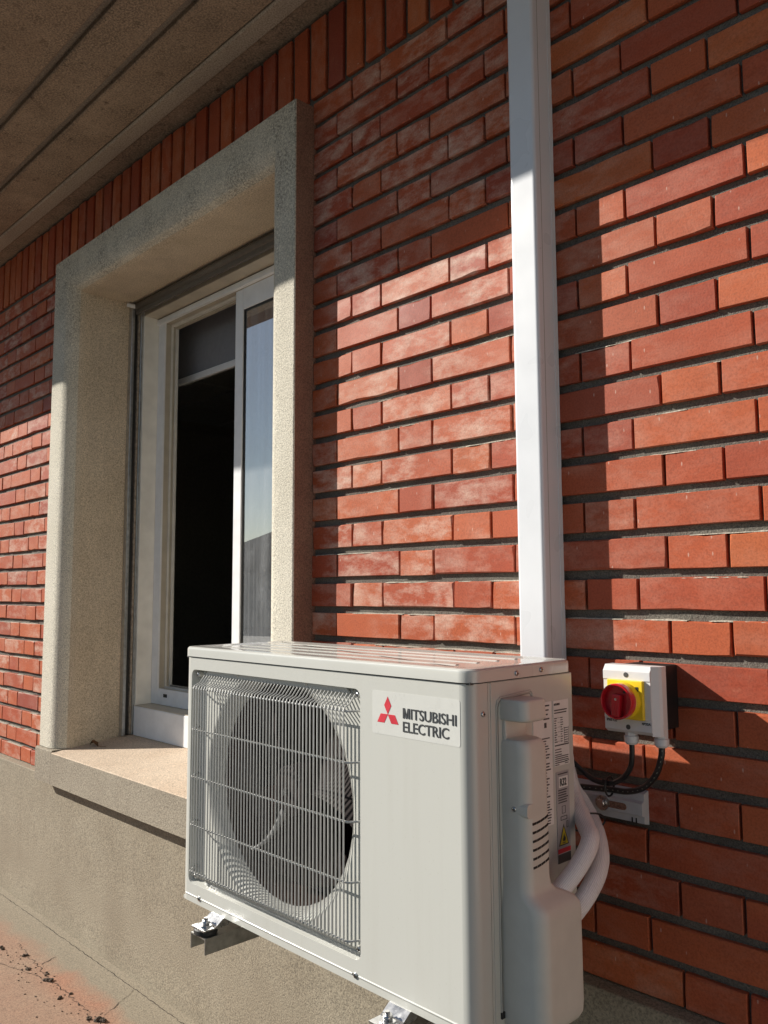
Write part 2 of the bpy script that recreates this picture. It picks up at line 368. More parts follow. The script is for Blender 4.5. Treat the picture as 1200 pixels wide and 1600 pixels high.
# ------------------------------------------------------------------ brick wall
LL, HH, PP = 0.2275, 0.1095, 0.0745
BH = 0.0575; JV = 0.0058
OX0, OX1, OZ0, OZ1 = -1.86, -0.28, -1.40, 0.56     # hole behind the surround
wall = thing('brick_wall', (0, 0, 0), 'red brick wall in alternating long and short bricks with dark recessed joints', 'wall')
bm = bmesh.new()
for a in ((-7.0, OX0, 0.0115, 0.30, -1.489, 0.83), (OX1, 4.0, 0.0115, 0.30, -1.489, 0.83), (OX0, OX1, 0.0115, 0.30, OZ1, 0.83), (OX0, OX1, 0.0115, 0.30, -1.489, OZ0)): box(bm, *a)
put('mortar', bm, 'mortar', wall)
def brick_bm(w_, h_, d_=0.02, jit=0.0011, rng=random, chip=0.18):
    """front at y=0, body to +y; 10-point wobbly outline with a worn arris"""
    bm = bmesh.new(); X, Z = w_/2, h_/2; P = []
    def add(x, z): P.append((x+rng.uniform(-jit, jit)*0.12, z+rng.uniform(-jit, jit)*0.42))
    c = 0.0010
    for x in (-X, -X*0.36, X*0.3, X): add(x, Z)
    P.append((X, 0))
    for x in (X, X*0.34, -X*0.32, -X): add(x, -Z)
    P.append((-X, 0))
    P = P[::-1]
    def inset(x, z, k): return (x - math.copysign(k, x)*(1 if abs(x) > X*0.9 else 0), z - math.copysign(k, z)*(1 if abs(z) > Z*0.8 else 0))
    ks = [rng.uniform(0.8, 1.5)*c*(3.4 if (rng.random() < chip and abs(z) > Z*0.5) else 1) for x, z in P]
    f0 = [bm.verts.new((*[q for q in (inset(x, z, k)[0],)], 0, inset(x, z, k)[1])) for (x, z), k in zip(P, ks)]
    f1 = [bm.verts.new((x, k*1.0, z)) for (x, z), k in zip(P, ks)]
    f2 = [bm.verts.new((x, d_, z)) for x, z in P]
    n = len(P)
    fs = [bm.faces.new(f0)]
    for A, B_ in ((f0, f1), (f1, f2)):
        for i in range(n):
            f = bm.faces.new((A[(i+1) % n], A[i], B_[i], B_[(i+1) % n])); fs.append(f)
    bmesh.ops.recalc_face_normals(bm, faces=fs)
    return bm
def mesh_of(bm, name, mat):
    me = bpy.data.meshes.new(name); bm.to_mesh(me); bm.free(); me.materials.append(M[mat]); return me
stretchers = [mesh_of(brick_bm(LL-JV, BH), 'stretcher', 'brick') for _ in range(14)]
headers = [mesh_of(brick_bm(HH-JV, BH), 'header', 'brick') for _ in range(10)]
bricks = []          # (cx, cz, width)
def row(k, s0, xa, xb):
    """lay one course clipped to xa..xb; s0 = left end of a stretcher"""
    z = -k*PP + BH/2
    n0 = int(math.floor((xa-s0)/(LL+HH)))-1
    x = s0+n0*(LL+HH); i = 0
    while x < xb:
        wd = LL if i % 2 == 0 else HH
        a, b = max(x, xa), min(x+wd, xb)
        if b-a > 0.016: bricks.append(((a+b)/2, z, b-a-JV, abs((b-a)-wd) < 1e-6))
        x += wd; i += 1
for k in range(-7, 21):
    odd = k % 2 != 0
    row(k, 0.0 if odd else (LL+HH)/2, -0.27, 2.898)
    row(k, -2.284 if odd else -2.284+(LL+HH)/2, -4.3, -1.872)
def score(b):
    q = cam_px((b[0], 0, b[1]))
    if not q: return -1
    mrg = 60
    if not (-mrg < q[0] < 1200+mrg and -mrg < q[1] < 1600+mrg): return 0.001/q[2]
    return b[2]/q[2]**2*(1.0 if b[2] > 0.03 else 0.6)
bricks.sort(key=score, reverse=True)
rb = random.Random(3)
for i, (x, z, wd, full) in enumerate(bricks[:300]):
    if full: me = rb.choice(stretchers if wd > 0.15 else headers)
    else: me = mesh_of(brick_bm(wd, BH, rng=rb), 'cut_brick', 'brick')
    o = bpy.data.objects.new('brick', me); COL.objects.link(o); o.parent = wall
    o.location = (x+rb.uniform(-.0007, .0007), rb.uniform(-0.0016, 0.0016), z+rb.uniform(-.0012, .0012))
    o.rotation_euler = (rb.uniform(-.006, .006), rb.uniform(-.0035, .0035), rb.uniform(-.004, .004))
bm = bmesh.new()
for (x, z, wd, full) in bricks[300:]:
    b2 = brick_bm(wd, BH, rng=rb)
    dx, dy, dz = x+rb.uniform(-.0007, .0007), rb.uniform(-.0016, .0016), z+rb.uniform(-.0012, .0012)
    for v in b2.verts: v.co += Vector((dx, dy, dz))
    merge(bm, b2)
tag(put('far_bricks', bm, 'brick_far', wall), kind='stuff')
SP = 0.0763
sm = [mesh_of(brick_bm(0.2245, SP-0.016, jit=0.0013, rng=rb), 'soldier', 'brick_soldier') for _ in range(8)]
bm = bmesh.new(); nsold = 0
for i in range(-42, 22):
    x = -0.2845+0.0335+i*SP
    q = cam_px((x, 0, 0.71))
    vis = q and -40 < q[0] < 1240 and -160 < q[1] < 1640
    if vis:
        o = bpy.data.objects.new('soldier_brick', rb.choice(sm)); COL.objects.link(o); o.parent = wall
        o.location = (x+rb.uniform(-.002, .002), rb.uniform(-.0015, .0015), 0.712+rb.uniform(-.002, .002))
        o.rotation_euler = (rb.uniform(-.004, .004), PI/2+rb.uniform(-.009, .009), 0)
    else:
        b2 = brick_bm(SP-0.016, 0.2245, rng=rb)
        for v in b2.verts: v.co += Vector((x, 0, 0.712))
        merge(bm, b2)
tag(put('far_soldier_bricks', bm, 'brick_far', wall), kind='stuff')
# mortar squeezed out along the top edge of some bricks
rl = random.Random(11); bm = bmesh.new()
for k in range(4, 21):
    for xa, xb in ((-0.26, 1.6), (-2.9, -1.88)):
        x = xa
        while x < xb:
            ln = rl.uniform(0.03, 0.22); dens = min(0.75, 0.12+0.045*(k-4))*(0.0 if (x > 0.45 and k > 12) else 1)
            if rl.random() < dens:
                zt = -k*PP+BH; m = max(3, int(ln/0.012)); hs = [rl.uniform(0.0002, 0.0017) for _ in range(m+1)]; ys = [rl.uniform(-0.0012, 0.002) for _ in range(m+1)]
                hs[0] = hs[-1] = 0.0002
                rows_ = [[bm.verts.new((min(x+ln*i/m, xb), yy_, zz_)) for i, (yy_, zz_) in enumerate(zip(col_y, col_z))] for col_y, col_z in (
                    ([y_ for y_ in ys], [zt-0.0008]*(m+1)), ([y_+0.0006 for y_ in ys], [zt+h_ for h_ in hs]), ([0.0125]*(m+1), [zt+h_*1.3+0.0006 for h_ in hs]))]
                for a_ in range(2):
                    for i in range(m): bm.faces.new((rows_[a_][i], rows_[a_][i+1], rows_[a_+1][i+1], rows_[a_+1][i]))
            x += ln+rl.uniform(0.0, 0.12)
tag(put('mortar_crumbs', bm, 'lime', wall), kind='stuff')

# ------------------------------------------------------------------ plinth
plinth = thing('plinth', (0, PLY, ZG), 'rough grey concrete plinth along the foot of the brick wall', 'plinth')
bm = bmesh.new()
prism(bm, [(PLY-0.012, -2.2), (PLY-0.004, -1.95), (PLY, -1.7), (PLY, -1.500), (PLY+0.004, -1.4955), (0.02, -1.4905), (0.30, -1.4905), (0.30, -2.2)], 'x', -7.0, 4.0)
put('concrete_face', bm, 'plinth', plinth, smooth=50)
rc = random.Random(5)
def crack(pts, wd, parent, plane, off, step=0.012, wob=0.004):
    """thin dark fissure; plane 'y' (x,z on the plinth) or 'z' (x,y on the floor)"""
    bm = bmesh.new(); P = []
    for a, b in zip(pts[:-1], pts[1:]):
        a, b = Vector(a), Vector(b); m = max(1, int((b-a).length/step))
        for i in range(m): P.append(a.lerp(b, i/m)+Vector((rc.uniform(-wob, wob), rc.uniform(-wob, wob))))
    P.append(Vector(pts[-1])); prev = None
    for i, q in enumerate(P):
        d = (P[min(i+1, len(P)-1)]-P[max(i-1, 0)]).normalized(); nn = Vector((-d.y, d.x))*wd*rc.uniform(0.25, 1.0)
        vs = []
        for s in (q+nn, q-nn):
            o_ = off(s.x, s.y) if callable(off) else off
            vs.append(bm.verts.new((s.x, o_, s.y) if plane == 'y' else (s.x, s.y, o_)))
        if prev: bm.faces.new((prev[0], prev[1], vs[1], vs[0]))
        prev = vs
    return put('crack', bm, 'crack', parent)
def floor_z(x, y):
    pr = [(-0.03, -2.018), (-0.055, -2.022), (-0.10, -2.028), (-0.17, -2.032), (-0.24, ZG), (-9, ZG)]
    for (a, za), (b, zb_) in zip(pr[:-1], pr[1:]):
        if b <= y <= a: return za+(zb_-za)*(a-y)/(a-b)+0.0012
    return ZG+0.0012
crack([(-2.9, -0.062), (-2.1, -0.060), (-1.2, -0.060), (-0.4, -0.062), (0.6, -0.061)], 0.0014, plinth, 'z', floor_z, wob=0.0022)
crack([(-1.06, -0.068), (-1.04, -0.12), (-1.02, -0.15), (-1.0, -0.19)], 0.0014, plinth, 'z', floor_z, wob=0.004)
crack([(-1.49, -0.135), (-1.47, -0.19)], 0.0022, plinth, 'z', floor_z, wob=0.002)
crack([(-1.62, -0.30), (-1.40, -0.235), (-1.33, -0.222)], 0.0013, plinth, 'z', floor_z, wob=0.003)
crack([(-1.70, -0.185), (-1.33, -0.215), (-1.12, -0.215), (-1.0, -0.225), (-0.7, -0.215)], 0.0013, plinth, 'z', floor_z, wob=0.007)

# ------------------------------------------------------------------ soffit
sof = thing('concrete_eaves', (0, 0, 0.834), 'dirty concrete eaves soffit with long grooves above the wall', 'eaves')
ZS = 0.834; EDGE = -0.82
def strip(name, y0, y1, z, mat, rnd=0.004):
    bm = bmesh.new(); r_ = rnd
    prism(bm, [(y0, z+0.03), (y0, z+r_), (y0-r_, z), (y1+r_, z), (y1, z+r_), (y1, z+0.03)], 'x', -9.0, 5.0)
    return put(name, bm, mat, sof)
strip('edge_board', 0.02, -0.058, ZS+0.003, 'soffit')
strip('cover_strip', -0.060, -0.122, ZS-0.004, 'soffit_grey', 0.006)
strip('soffit_board', -0.124, -0.2705, ZS, 'soffit', 0.005)
strip('soffit_board', -0.2965, -0.4335, ZS, 'soffit', 0.005)
strip('soffit_board', -0.4595, EDGE, ZS, 'soffit', 0.005)
for y in (-0.2835, -0.4465): put('groove_filler', Bx(-9, 5, y-0.0130, y+0.0130, ZS+0.020, ZS+0.0285), 'groove', sof)
put('slab', Bx(-9, 5, EDGE+0.001, 0.6, ZS+0.029, 1.15), 'soffit', sof)

# unseen low wall, added to bounce sunlight onto the right-facing sides
bm = bmesh.new(); box(bm, 2.9, 3.1, -1.5, -0.006, -2.2, -0.35, bev=0.01)
tag(put('bounce_wall', bm, 'bounce_plaster'), kind='structure')
# ------------------------------------------------------------------ window surround
IX0, IX1, IZ1 = -1.711, -0.408, 0.425
YF = -0.065; ZJ = -1.372
sur = thing('window_surround', ((IX0+IX1)/2, 0, -1.49), 'rough cream plaster surround with rounded edges and sill round the window', 'surround')
def prof_for(wd, r_=0.072):
    P = [(wd, 0.02), (wd, YF+0.005), (wd-0.0015, YF+0.0015), (wd-0.005, YF)]
    P += [(r_ + 0.012, YF)]
    for k in range(1, 9):
        a = PI/2*k/8; P.append((r_*(1-math.sin(a)), YF+r_*(1-math.cos(a))))
    P += [(0.0, 0.30)]
    return P
bm = bmesh.new(); PL, PT, PR = prof_for(0.157), prof_for(0.145), prof_for(0.140)
ring = []
for kx, (pl, pt, pr) in enumerate(zip(PL, PT, PR)):
    ring.append([bm.verts.new((IX0-pl[0], pl[1], ZJ)), bm.verts.new((IX0-pl[0], pl[1], IZ1+pt[0])), bm.verts.new((IX1+pr[0], pr[1], IZ1+pt[0])), bm.verts.new((IX1+pr[0], pr[1], ZJ))])
fs = []
for i in range(len(ring)-1):
    for s in range(3):
        f = bm.faces.new((ring[i][s], ring[i][s+1], ring[i+1][s+1], ring[i+1][s])); fs.append(f)
        f.material_index = 0
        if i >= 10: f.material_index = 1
        if i == 0 and s == 2: f.material_index = 2
bmesh.ops.recalc_face_normals(bm, faces=fs)
put('plaster_frame', bm, ['plaster', 'plaster_reveal', 'plaster_red'], sur, smooth=55)
# sill: slopes up towards the window
bm = bmesh.new()
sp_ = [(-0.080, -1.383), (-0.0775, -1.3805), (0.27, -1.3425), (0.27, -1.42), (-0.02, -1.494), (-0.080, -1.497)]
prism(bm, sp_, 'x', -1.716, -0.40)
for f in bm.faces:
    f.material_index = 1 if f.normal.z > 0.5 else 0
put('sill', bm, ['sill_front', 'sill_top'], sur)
for xa, xb in ((-1.868, -1.718), (-0.397, -0.268)):
    bm = bmesh.new(); prism(bm, [(-0.074, -1.3735), (-0.0792, -1.379), (-0.0792, -1.4968), (-0.02, -1.4935), (0.1, -1.4935), (0.1, -1.3735)], 'x', xa, xb)
    put('jamb_foot', bm, 'sill_front', sur)
crack([(-1.7175, -1.378), (-1.7172, -1.494)], 0.0011, sur, 'y', -0.0815, wob=0.001)

# ------------------------------------------------------------------ window
win = thing('sliding_window', (-1.06, 0.26, -1.34), 'white sliding window, half open, set deep in the plaster surround', 'window')
def ch(name, mat, *a, bev=0.0015, par=None): return put(name, Bx(*a, bev=bev, seg=1), mat, par or win)
WX1 = -0.408
rail = ch('shutter_guide', 'alu', -1.7105, -1.682, 0.186, 0.199, -1.347, 0.424)
ch('guide_slot', 'gasket', -1.7105, -1.690, 0.1995, 0.2145, -1.345, 0.424, par=rail)
ch('guide_flange', 'wood_old', -1.7105, -1.681, 0.215, 0.2235, -1.345, 0.424, par=rail)
ch('guide_flange', 'alu', -1.7105, -1.676, 0.2240, 0.2335, -1.345, 0.424, par=rail)
r2_ = ch('shutter_guide', 'alu', -0.437, -0.4085, 0.186, 0.2335, -1.347, 0.424)
bm = bmesh.new(); tube(bm, [(-1.6800, 0.205, 0.405), (-0.437, 0.205, 0.405)], 0.0165, 14)
sh = put('shutter_end_bar', bm, 'shutter', win)
ch('shutter_slat', 'shutter', -1.680, -0.437, 0.200, 0.212, 0.372, 0.392, par=sh)
bm = bmesh.new(); cyl(bm, (-1.695, 0.170, 0.412), (-1.672, 0.196, 0.404), 0.0095, 12); put('stop_plug', bm, 'pvc', win, smooth=40)
sub = ch('subframe', 'win_cream', -1.7105, -1.668, 0.234, 0.304, -1.342, 0.4245)
ch('subframe_head', 'win_beige', -1.668, WX1-0.04, 0.234, 0.304, 0.372, 0.4245, par=sub)
ch('subframe_jamb', 'win_cream', -0.448, WX1-0.0005, 0.234, 0.304, -1.342, 0.4245, par=sub)
base = ch('base_panel', 'win_white', -1.667, -0.449, 0.226, 0.300, -1.346, -1.232, bev=0.002)
ch('base_ledge', 'win_beige', -1.666, -0.450, 0.228, 0.300, -1.2315, -1.2285, bev=0.0005, par=base)
# fixed frame
fr_ = ch('frame_jamb', 'win_white', -1.6675, -1.6150, 0.300, 0.308, -1.2275, 0.365)
ch('frame_return', 'win_beige', -1.6670, -1.6180, 0.3085, 0.332, -1.18, 0.345, par=fr_)
ch('frame_track', 'win_cream', -1.6670, -1.6135, 0.3325, 0.341, -1.18, 0.345, par=fr_)
ch('frame_track', 'win_beige', -1.6670, -1.6185, 0.3415, 0.352, -1.18, 0.345, par=fr_)
ch('frame_track', 'win_cream', -1.6670, -1.6135, 0.3525, 0.366, -1.18, 0.345, par=fr_)
fj = ch('frame_jamb', 'win_white', -0.50, -0.4485, 0.300, 0.392, -1.2275, 0.365)
hd = ch('frame_head', 'win_white', -1.6700, -0.448, 0.292, 0.3075, 0.343, 0.3665)
ch('head_track', 'win_beige', -1.6175, -0.501, 0.308, 0.330, 0.343, 0.3665, par=hd)
ch('head_track', 'win_cream', -1.613, -0.501, 0.3305, 0.3485, 0.335, 0.3665, par=hd)
ch('head_track', 'win_beige', -1.613, -0.501, 0.349, 0.366, 0.330, 0.3665, par=hd)
bt = ch('frame_bottom', 'win_white', -1.6145, -0.501, 0.300, 0.308, -1.2275, -1.165)
for i, (y, mt) in enumerate(((0.3085, 'win_beige'), (0.331, 'win_cream'), (0.354, 'alu'))):
    ch('bottom_track', mt, -1.614, -0.501, y, y+0.005, -1.2275, -1.162+0.004*i, par=bt)
ch('track_floor', 'win_beige', -1.614, -0.501, 0.3136, 0.3535, -1.2275, -1.185, par=bt)
ch('drain_slot', 'gasket', -1.566, -1.538, 0.2985, 0.3003, -1.196, -1.183, bev=0.0005, par=bt)
# sliding sash parked to the right
SX0, SX1, SY0, SY1, SZ0, SZ1 = -1.106, -0.505, 0.3090, 0.3300, -1.164, 0.3425
sash = thing_sash = ch('sash', 'win_white', SX0, SX0+0.050, SY0, SY1, SZ0, SZ1, bev=0.002)
ch('sash_stile', 'win_white', SX1-0.05, SX1, SY0, SY1, SZ0, SZ1, par=sash)
ch('sash_rail', 'win_white', SX0+0.0505, SX1-0.0505, SY0, SY1, 0.2625, SZ1, par=sash)
ch('sash_rail', 'win_white', SX0+0.0505, SX1-0.0505, SY0, SY1, SZ0, SZ0+0.075, par=sash)
ch('gasket', 'gasket', SX0+0.0502, SX0+0.0560, SY0+0.004, SY1-0.001, SZ0+0.075, 0.2625, bev=0, par=sash)
ch('gasket', 'gasket', SX0+0.0560, SX1-0.0505, SY0+0.004, SY1-0.001, 0.2565, 0.2625, bev=0, par=sash)
ch('pane', 'glass', SX0+0.052, SX1-0.052, SY0+0.0085, SY0+0.0125, SZ0+0.07, 0.264, bev=0, par=sash)
# inner fixed sash behind, seen through the pane
ins = ch('inner_sash', 'win_beige', -1.045, -1.005, 0.356, 0.372, -1.16, 0.315)
ch('inner_rail', 'win_beige', -1.004, -0.505, 0.356, 0.372, 0.235, 0.315, par=ins)
ch('lock_plate', 'win_cream', -1.040, -1.014, 0.3485, 0.3555, -0.92, -0.74, par=ins)
ch('pane', 'glass', -1.006, -0.505, 0.363, 0.367, -1.15, 0.24, bev=0, par=ins)
# roller blind
bl = thing('roller_blind', (-1.06, 0.455, 0.1), 'grey roller blind half lowered inside the open window', 'blind')
put('fabric', Bx(-1.98, -0.35, 0.452, 0.4535, 0.155, 0.46), 'blind', bl)
put('bottom_bar', Bx(-1.98, -0.35, 0.444, 0.462, 0.125, 0.155, bev=0.004), 'win_white', bl)
bm = bmesh.new(); cyl(bm, (-1.98, 0.462, 0.475), (-0.35, 0.462, 0.475), 0.022); put('roller', bm, 'win_white', bl, smooth=40)
# room
bm = bmesh.new()
box(bm, -5.0, 1.5, 0.37, 5.0, -2.1, -2.05); box(bm, -5.05, -5.0, 0.37, 5.0, -2.1, 0.75); box(bm, 1.5, 1.55, 0.37, 5.0, -2.1, 0.75)
box(bm, -5.0, 1.5, 5.0, 5.05, -2.1, 0.75); box(bm, -5.0, 1.5, 0.37, 5.0, 0.66, 0.72)
box(bm, -5.0, -1.668, 0.301, 0.369, -2.1, 0.72); box(bm, -0.4475, 1.5, 0.301, 0.369, -2.1, 0.72)
box(bm, -1.668, -0.4475, 0.310, 0.369, 0.367, 0.72); box(bm, -1.668, -0.4475, 0.301, 0.369, -2.1, -1.23)
rm = tag(put('room_interior', bm, 'room_wall'), kind='structure')
tl = mesh_of(Bx(-0.29, 0.29, -0.29, 0.29, 0.0, 0.012, bev=0.003, seg=1), 'ceiling_tile', 'tile')
for i in range(8):
    for j in range(6):
        o = bpy.data.objects.new('ceiling_tile', tl); COL.objects.link(o); o.parent = rm; o.location = (-4.3+0.6*i, 0.95+0.6*j, 0.646)
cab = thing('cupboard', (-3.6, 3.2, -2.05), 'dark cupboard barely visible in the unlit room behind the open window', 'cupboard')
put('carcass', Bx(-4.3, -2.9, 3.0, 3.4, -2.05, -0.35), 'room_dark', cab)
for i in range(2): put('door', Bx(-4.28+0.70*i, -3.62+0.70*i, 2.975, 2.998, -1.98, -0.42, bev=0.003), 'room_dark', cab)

# ------------------------------------------------------------------ cable trunking
tk = thing('pipe_trunking', (0.484, -0.03, -1.0), 'white plastic pipe trunking running up the brick wall from the air conditioner', 'trunking')
def trunk_poly(x0, x1, y0, r_):
    P = [(x1, -0.001)]
    for k in range(7): a = PI/2*k/6; P.append((x1-r_+r_*math.cos(a), y0+r_-r_*math.sin(a)))
    for k in range(7): a = PI/2*k/6; P.append((x0+r_-r_*math.sin(a), y0+r_-r_*math.cos(a)))
    P.append((x0, -0.001)); return P
bm = bmesh.new(); prism(bm, trunk_poly(0.4515, 0.5155, -0.066, 0.0075), 'z', -1.0, 0.8335)
put('cover', bm, 'pvc', tk, smooth=35)
bm = bmesh.new(); prism(bm, [(0.4495, -0.0005), (0.5165, -0.0005), (0.5165, -0.012), (0.4495, -0.012)], 'z', -1.0, 0.833)
put('base_channel', bm, 'pvc', tk)
for x in (0.4512, 0.5152): put('lid_seam', Bx(x, x+0.0006, -0.0475, -0.0463, -0.99, 0.832), 'seam_soft', tk)


# ================================================================== AIR CONDITIONER
AX, AY, AZ = -0.1586, -0.4404, -1.420
AW, AD, ALZ = 0.80, 0.2664, 0.499
ac = thing('air_conditioner', (AX+AW/2, AY+AD/2, AZ), 'cream outdoor air conditioner unit with fan grille on wall brackets', 'air conditioner')
def FX(u, d, z): return Vector((AX+u, AY+d, AZ+z))
# cabinet: vertical rounded corners, front with the grille recess cut out
RC = 0.022
def outline(off=0.0, x0=0.0, x1=AW, y0=0.0, y1=AD, r_=RC, n=6):
    return rrect(AX+x0-off, AX+x1+off, AY+y0-off, AY+y1+off, r_+off, n)
G0, G1, H0, H1 = 0.028, 0.560, 0.037, 0.474      # recess outline on the front
bm = bmesh.new()
# front sheet with hole (bridge rings)
def ring_xz(pts, d): return [bm.verts.new((AX+u, AY+d, AZ+z)) for u, z in pts]
def bridge(A, B_):
    n = len(A)
    for i in range(n): bm.faces.new((A[i], A[(i+1) % n], B_[(i+1) % n], B_[i]))
NQ = 6
outer = rrect(RC, AW-RC, 0.0, ALZ, 0.0004, NQ)
hole = rrect(G0, G1, H0, H1, 0.014, NQ)
Ro = ring_xz(outer, 0.0); Rh = ring_xz(hole, 0.0)
bridge(Ro, Rh)
FD = 0.018
hole2 = rrect(G0+0.004, G1-0.004, H0+0.004, H1-0.004, 0.012, NQ)
Rh2 = ring_xz(rrect(G0+0.0006, G1-0.0006, H0+0.0006, H1-0.0006, 0.0135, NQ), 0.0015); bridge(Rh, Rh2)
Rh3 = ring_xz(hole2, FD); bridge(Rh2, Rh3)
# recess floor with circular mouth and rolled bell
FC = (0.297, 0.256); FR = 0.203
nh = len(hole2)
def circ(r_, d):
    out = []
    for (u, z) in hole2:
        a = math.atan2(z-FC[1], u-FC[0]); out.append((FC[0]+r_*math.cos(a), FC[1]+r_*math.sin(a)))
    return out
def densify(pts, m=4):
    out = []
    for i in range(len(pts)):
        a, b = pts[i], pts[(i+1) % len(pts)]
        L = math.hypot(b[0]-a[0], b[1]-a[1]); k_ = 12 if L > 0.1 else 1
        for j in range(k_): out.append((a[0]+(b[0]-a[0])*j/k_, a[1]+(b[1]-a[1])*j/k_))
    return out
hole2 = densify(hole2)
Rf = ring_xz(hole2, FD)
prev = Rf
for r_, d in ((0.232, FD), (0.226, FD+0.002), (0.216, FD+0.009), (0.208, FD+0.018), (0.2045, FD+0.028)):
    pts_ = []
    for (u, z) in hole2:
        a = math.atan2(z-FC[1], u-FC[0]); lim = 0.2085/max(abs(math.sin(a)), 1e-3) if r_ > 0.209 else 9
        rr = min(r_, lim); pts_.append((FC[0]+rr*math.cos(a), FC[1]+rr*math.sin(a)))
    cur = ring_xz(pts_, d); bridge(prev, cur); prev = cur
bmesh.ops.recalc_face_normals(bm, faces=bm.faces[:])
front = put('front_panel', bm, 'ac_paint', ac, smooth=32)
# make sure it faces out
def face_out(o, d):
    me = o.data; s = sum(p_.normal.dot(d)*p_.area for p_ in me.polygons if abs(p_.normal.dot(d)) > 0.9)
    if s < 0: me.flip_normals()
face_out(front, Vector((0, -1, 0)))
# corner wraps, sides, back, bottom
bm = bmesh.new()
def wall_strip(pts, z0, z1):
    A = [bm.verts.new((x, y, AZ+z0)) for x, y in pts]; B_ = [bm.verts.new((x, y, AZ+z1)) for x, y in pts]
    for i in range(len(pts)-1): bm.faces.new((A[i], A[i+1], B_[i+1], B_[i]))
arcR = [(AX+AW-RC+RC*math.sin(R(90*k/8)), AY+RC-RC*math.cos(R(90*k/8))) for k in range(9)]
arcL = [(AX+RC-RC*math.sin(R(90*k/8)), AY+RC-RC*math.cos(R(90*k/8))) for k in range(9)]
wall_strip(arcR + [(AX+AW, AY+0.040)], 0.0, ALZ)
put('corner_post', bm, 'ac_paint', ac, smooth=40)
bm = bmesh.new(); wall_strip(arcL + [(AX, AY+AD)], 0.0, ALZ)
put('corner_post', bm, 'ac_paint', ac, smooth=40)
bm = bmesh.new()
box(bm, AX+0.012, AX+AW-0.0005, AY+0.0415, AY+AD, AZ+0.002, AZ+ALZ, bev=0.0015)
bm.normal_update()
for f in list(bm.faces):
    if f.normal.y < -0.9 or f.normal.x < -0.9: bm.faces.remove(f)
side = put('side_panel', bm, 'ac_paint', ac)
put('side_seam', Bx(AX+AW-0.012, AX+AW-0.0035, AY+0.0395, AY+0.043, AZ+0.001, AZ+ALZ), 'seam', side)
put('side_rib', Bx(AX+AW-0.004, AX+AW+0.0008, AY+0.046, AY+0.0485, AZ+0.002, AZ+ALZ-0.001, bev=0.0006), 'ac_paint', side)
put('bottom_pan', Bx(AX+0.004, AX+AW-0.004, AY+0.004, AY+AD-0.004, AZ-0.002, AZ+0.004), 'ac_paint', ac)
put('inner_back', Bx(AX+0.02, AX+0.60, AY+AD-0.03, AY+AD-0.006, AZ+0.01, AZ+ALZ-0.01), 'coil', ac)
put('motor_divider', Bx(AX+0.585, AX+0.590, AY+0.06, AY+AD-0.006, AZ+0.005, AZ+ALZ-0.01), 'dark', ac)
bm = bmesh.new()
for i in range(60):
    x = AX+0.03+0.0092*i; box(bm, x, x+0.0012, AY+AD-0.045, AY+AD-0.031, AZ+0.02, AZ+ALZ-0.02)
tag(put('coil_fins', bm, 'coil', ac), kind='stuff')
# embossed bead along the bottom of the front and its screws
for a, b in ((0.020, 0.066), (0.078, 0.540), (0.556, 0.770)):
    bm = bmesh.new(); tube(bm, [FX(a, 0.0005, 0.0135), FX(b, 0.0005, 0.0135)], 0.0021, 8); put('bead', bm, 'ac_paint', front, smooth=60)
def screw(p_, d, r_, parent, mat='zinc', head=0.003):
    bm = bmesh.new(); d = Vector(d); p_ = Vector(p_)
    tube(bm, [p_, p_+d*head*0.55, p_+d*head*0.9, p_+d*head], [r_, r_, r_*0.72, r_*0.3], 14)
    o = put('screw', bm, mat, parent, smooth=50)
    x, y = frame_of(d); bm = bmesh.new()
    for a, b in ((x, y), (y, x)):
        q = p_+d*head
        vs = [bm.verts.new(q+a*sa*r_*0.6+b*sb*r_*0.13+d*0.0002) for sa, sb in ((1, 1), (-1, 1), (-1, -1), (1, -1))]
        bm.faces.new(vs)
    bmesh.ops.recalc_face_normals(bm, faces=bm.faces[:])
    put('screw_cross', bm, 'dark', o); return o
screw(FX(0.072, 0, 0.0135), (0, -1, 0), 0.0048, front); screw(FX(0.548, 0, 0.0135), (0, -1, 0), 0.0048, front)
# lid
bm = bmesh.new(); rings = []
LO = 0.0035
for off, z in ((LO, ALZ+0.0022), (LO, ALZ+0.0165), (LO-0.0012, ALZ+0.0198), (LO-0.0042, ALZ+0.0222), (-0.010, ALZ+0.0228), (-0.020, ALZ+0.0228), (-0.026, ALZ+0.0208)):
    rings.append([bm.verts.new((x, y, AZ+z)) for x, y in outline(off, r_=RC)])
for A, B_ in zip(rings[:-1], rings[1:]):
    n = len(A)
    for i in range(n): bm.faces.new((A[i], A[(i+1) % n], B_[(i+1) % n], B_[i]))
bm.faces.new(rings[-1]); bm.faces.new(list(reversed(rings[0])))
bmesh.ops.recalc_face_normals(bm, faces=bm.faces[:])
lid = put('lid', bm, 'ac_lid', ac, smooth=30)
zt = AZ+ALZ+0.0208
for y in (0.058, 0.110, 0.162, 0.212):
    bm = bmesh.new(); x0, x1 = AX+0.06, AX+AW-0.075
    prism(bm, [(AY+y-0.0065, zt-0.0005), (AY+y-0.0025, zt+0.0013), (AY+y+0.0025, zt+0.0013), (AY+y+0.0065, zt-0.0005)], 'x', x0, x1)
    put('lid_rib', bm, 'ac_lid', lid)
put('lid_gap', Bx(AX+0.003, AX+AW-0.003, AY+0.003, AY+AD-0.003, AZ+ALZ-0.001, AZ+ALZ+0.003), 'seam', lid)
screw(FX(AW+LO, 0.107, 0.509), (1, 0, 0), 0.0042, lid); screw(FX(AW+LO, 0.172, 0.510), (1, 0, 0), 0.0042, lid)
screw(FX(AW, 0.0275, 0.454), (1, 0, 0), 0.0042, side)

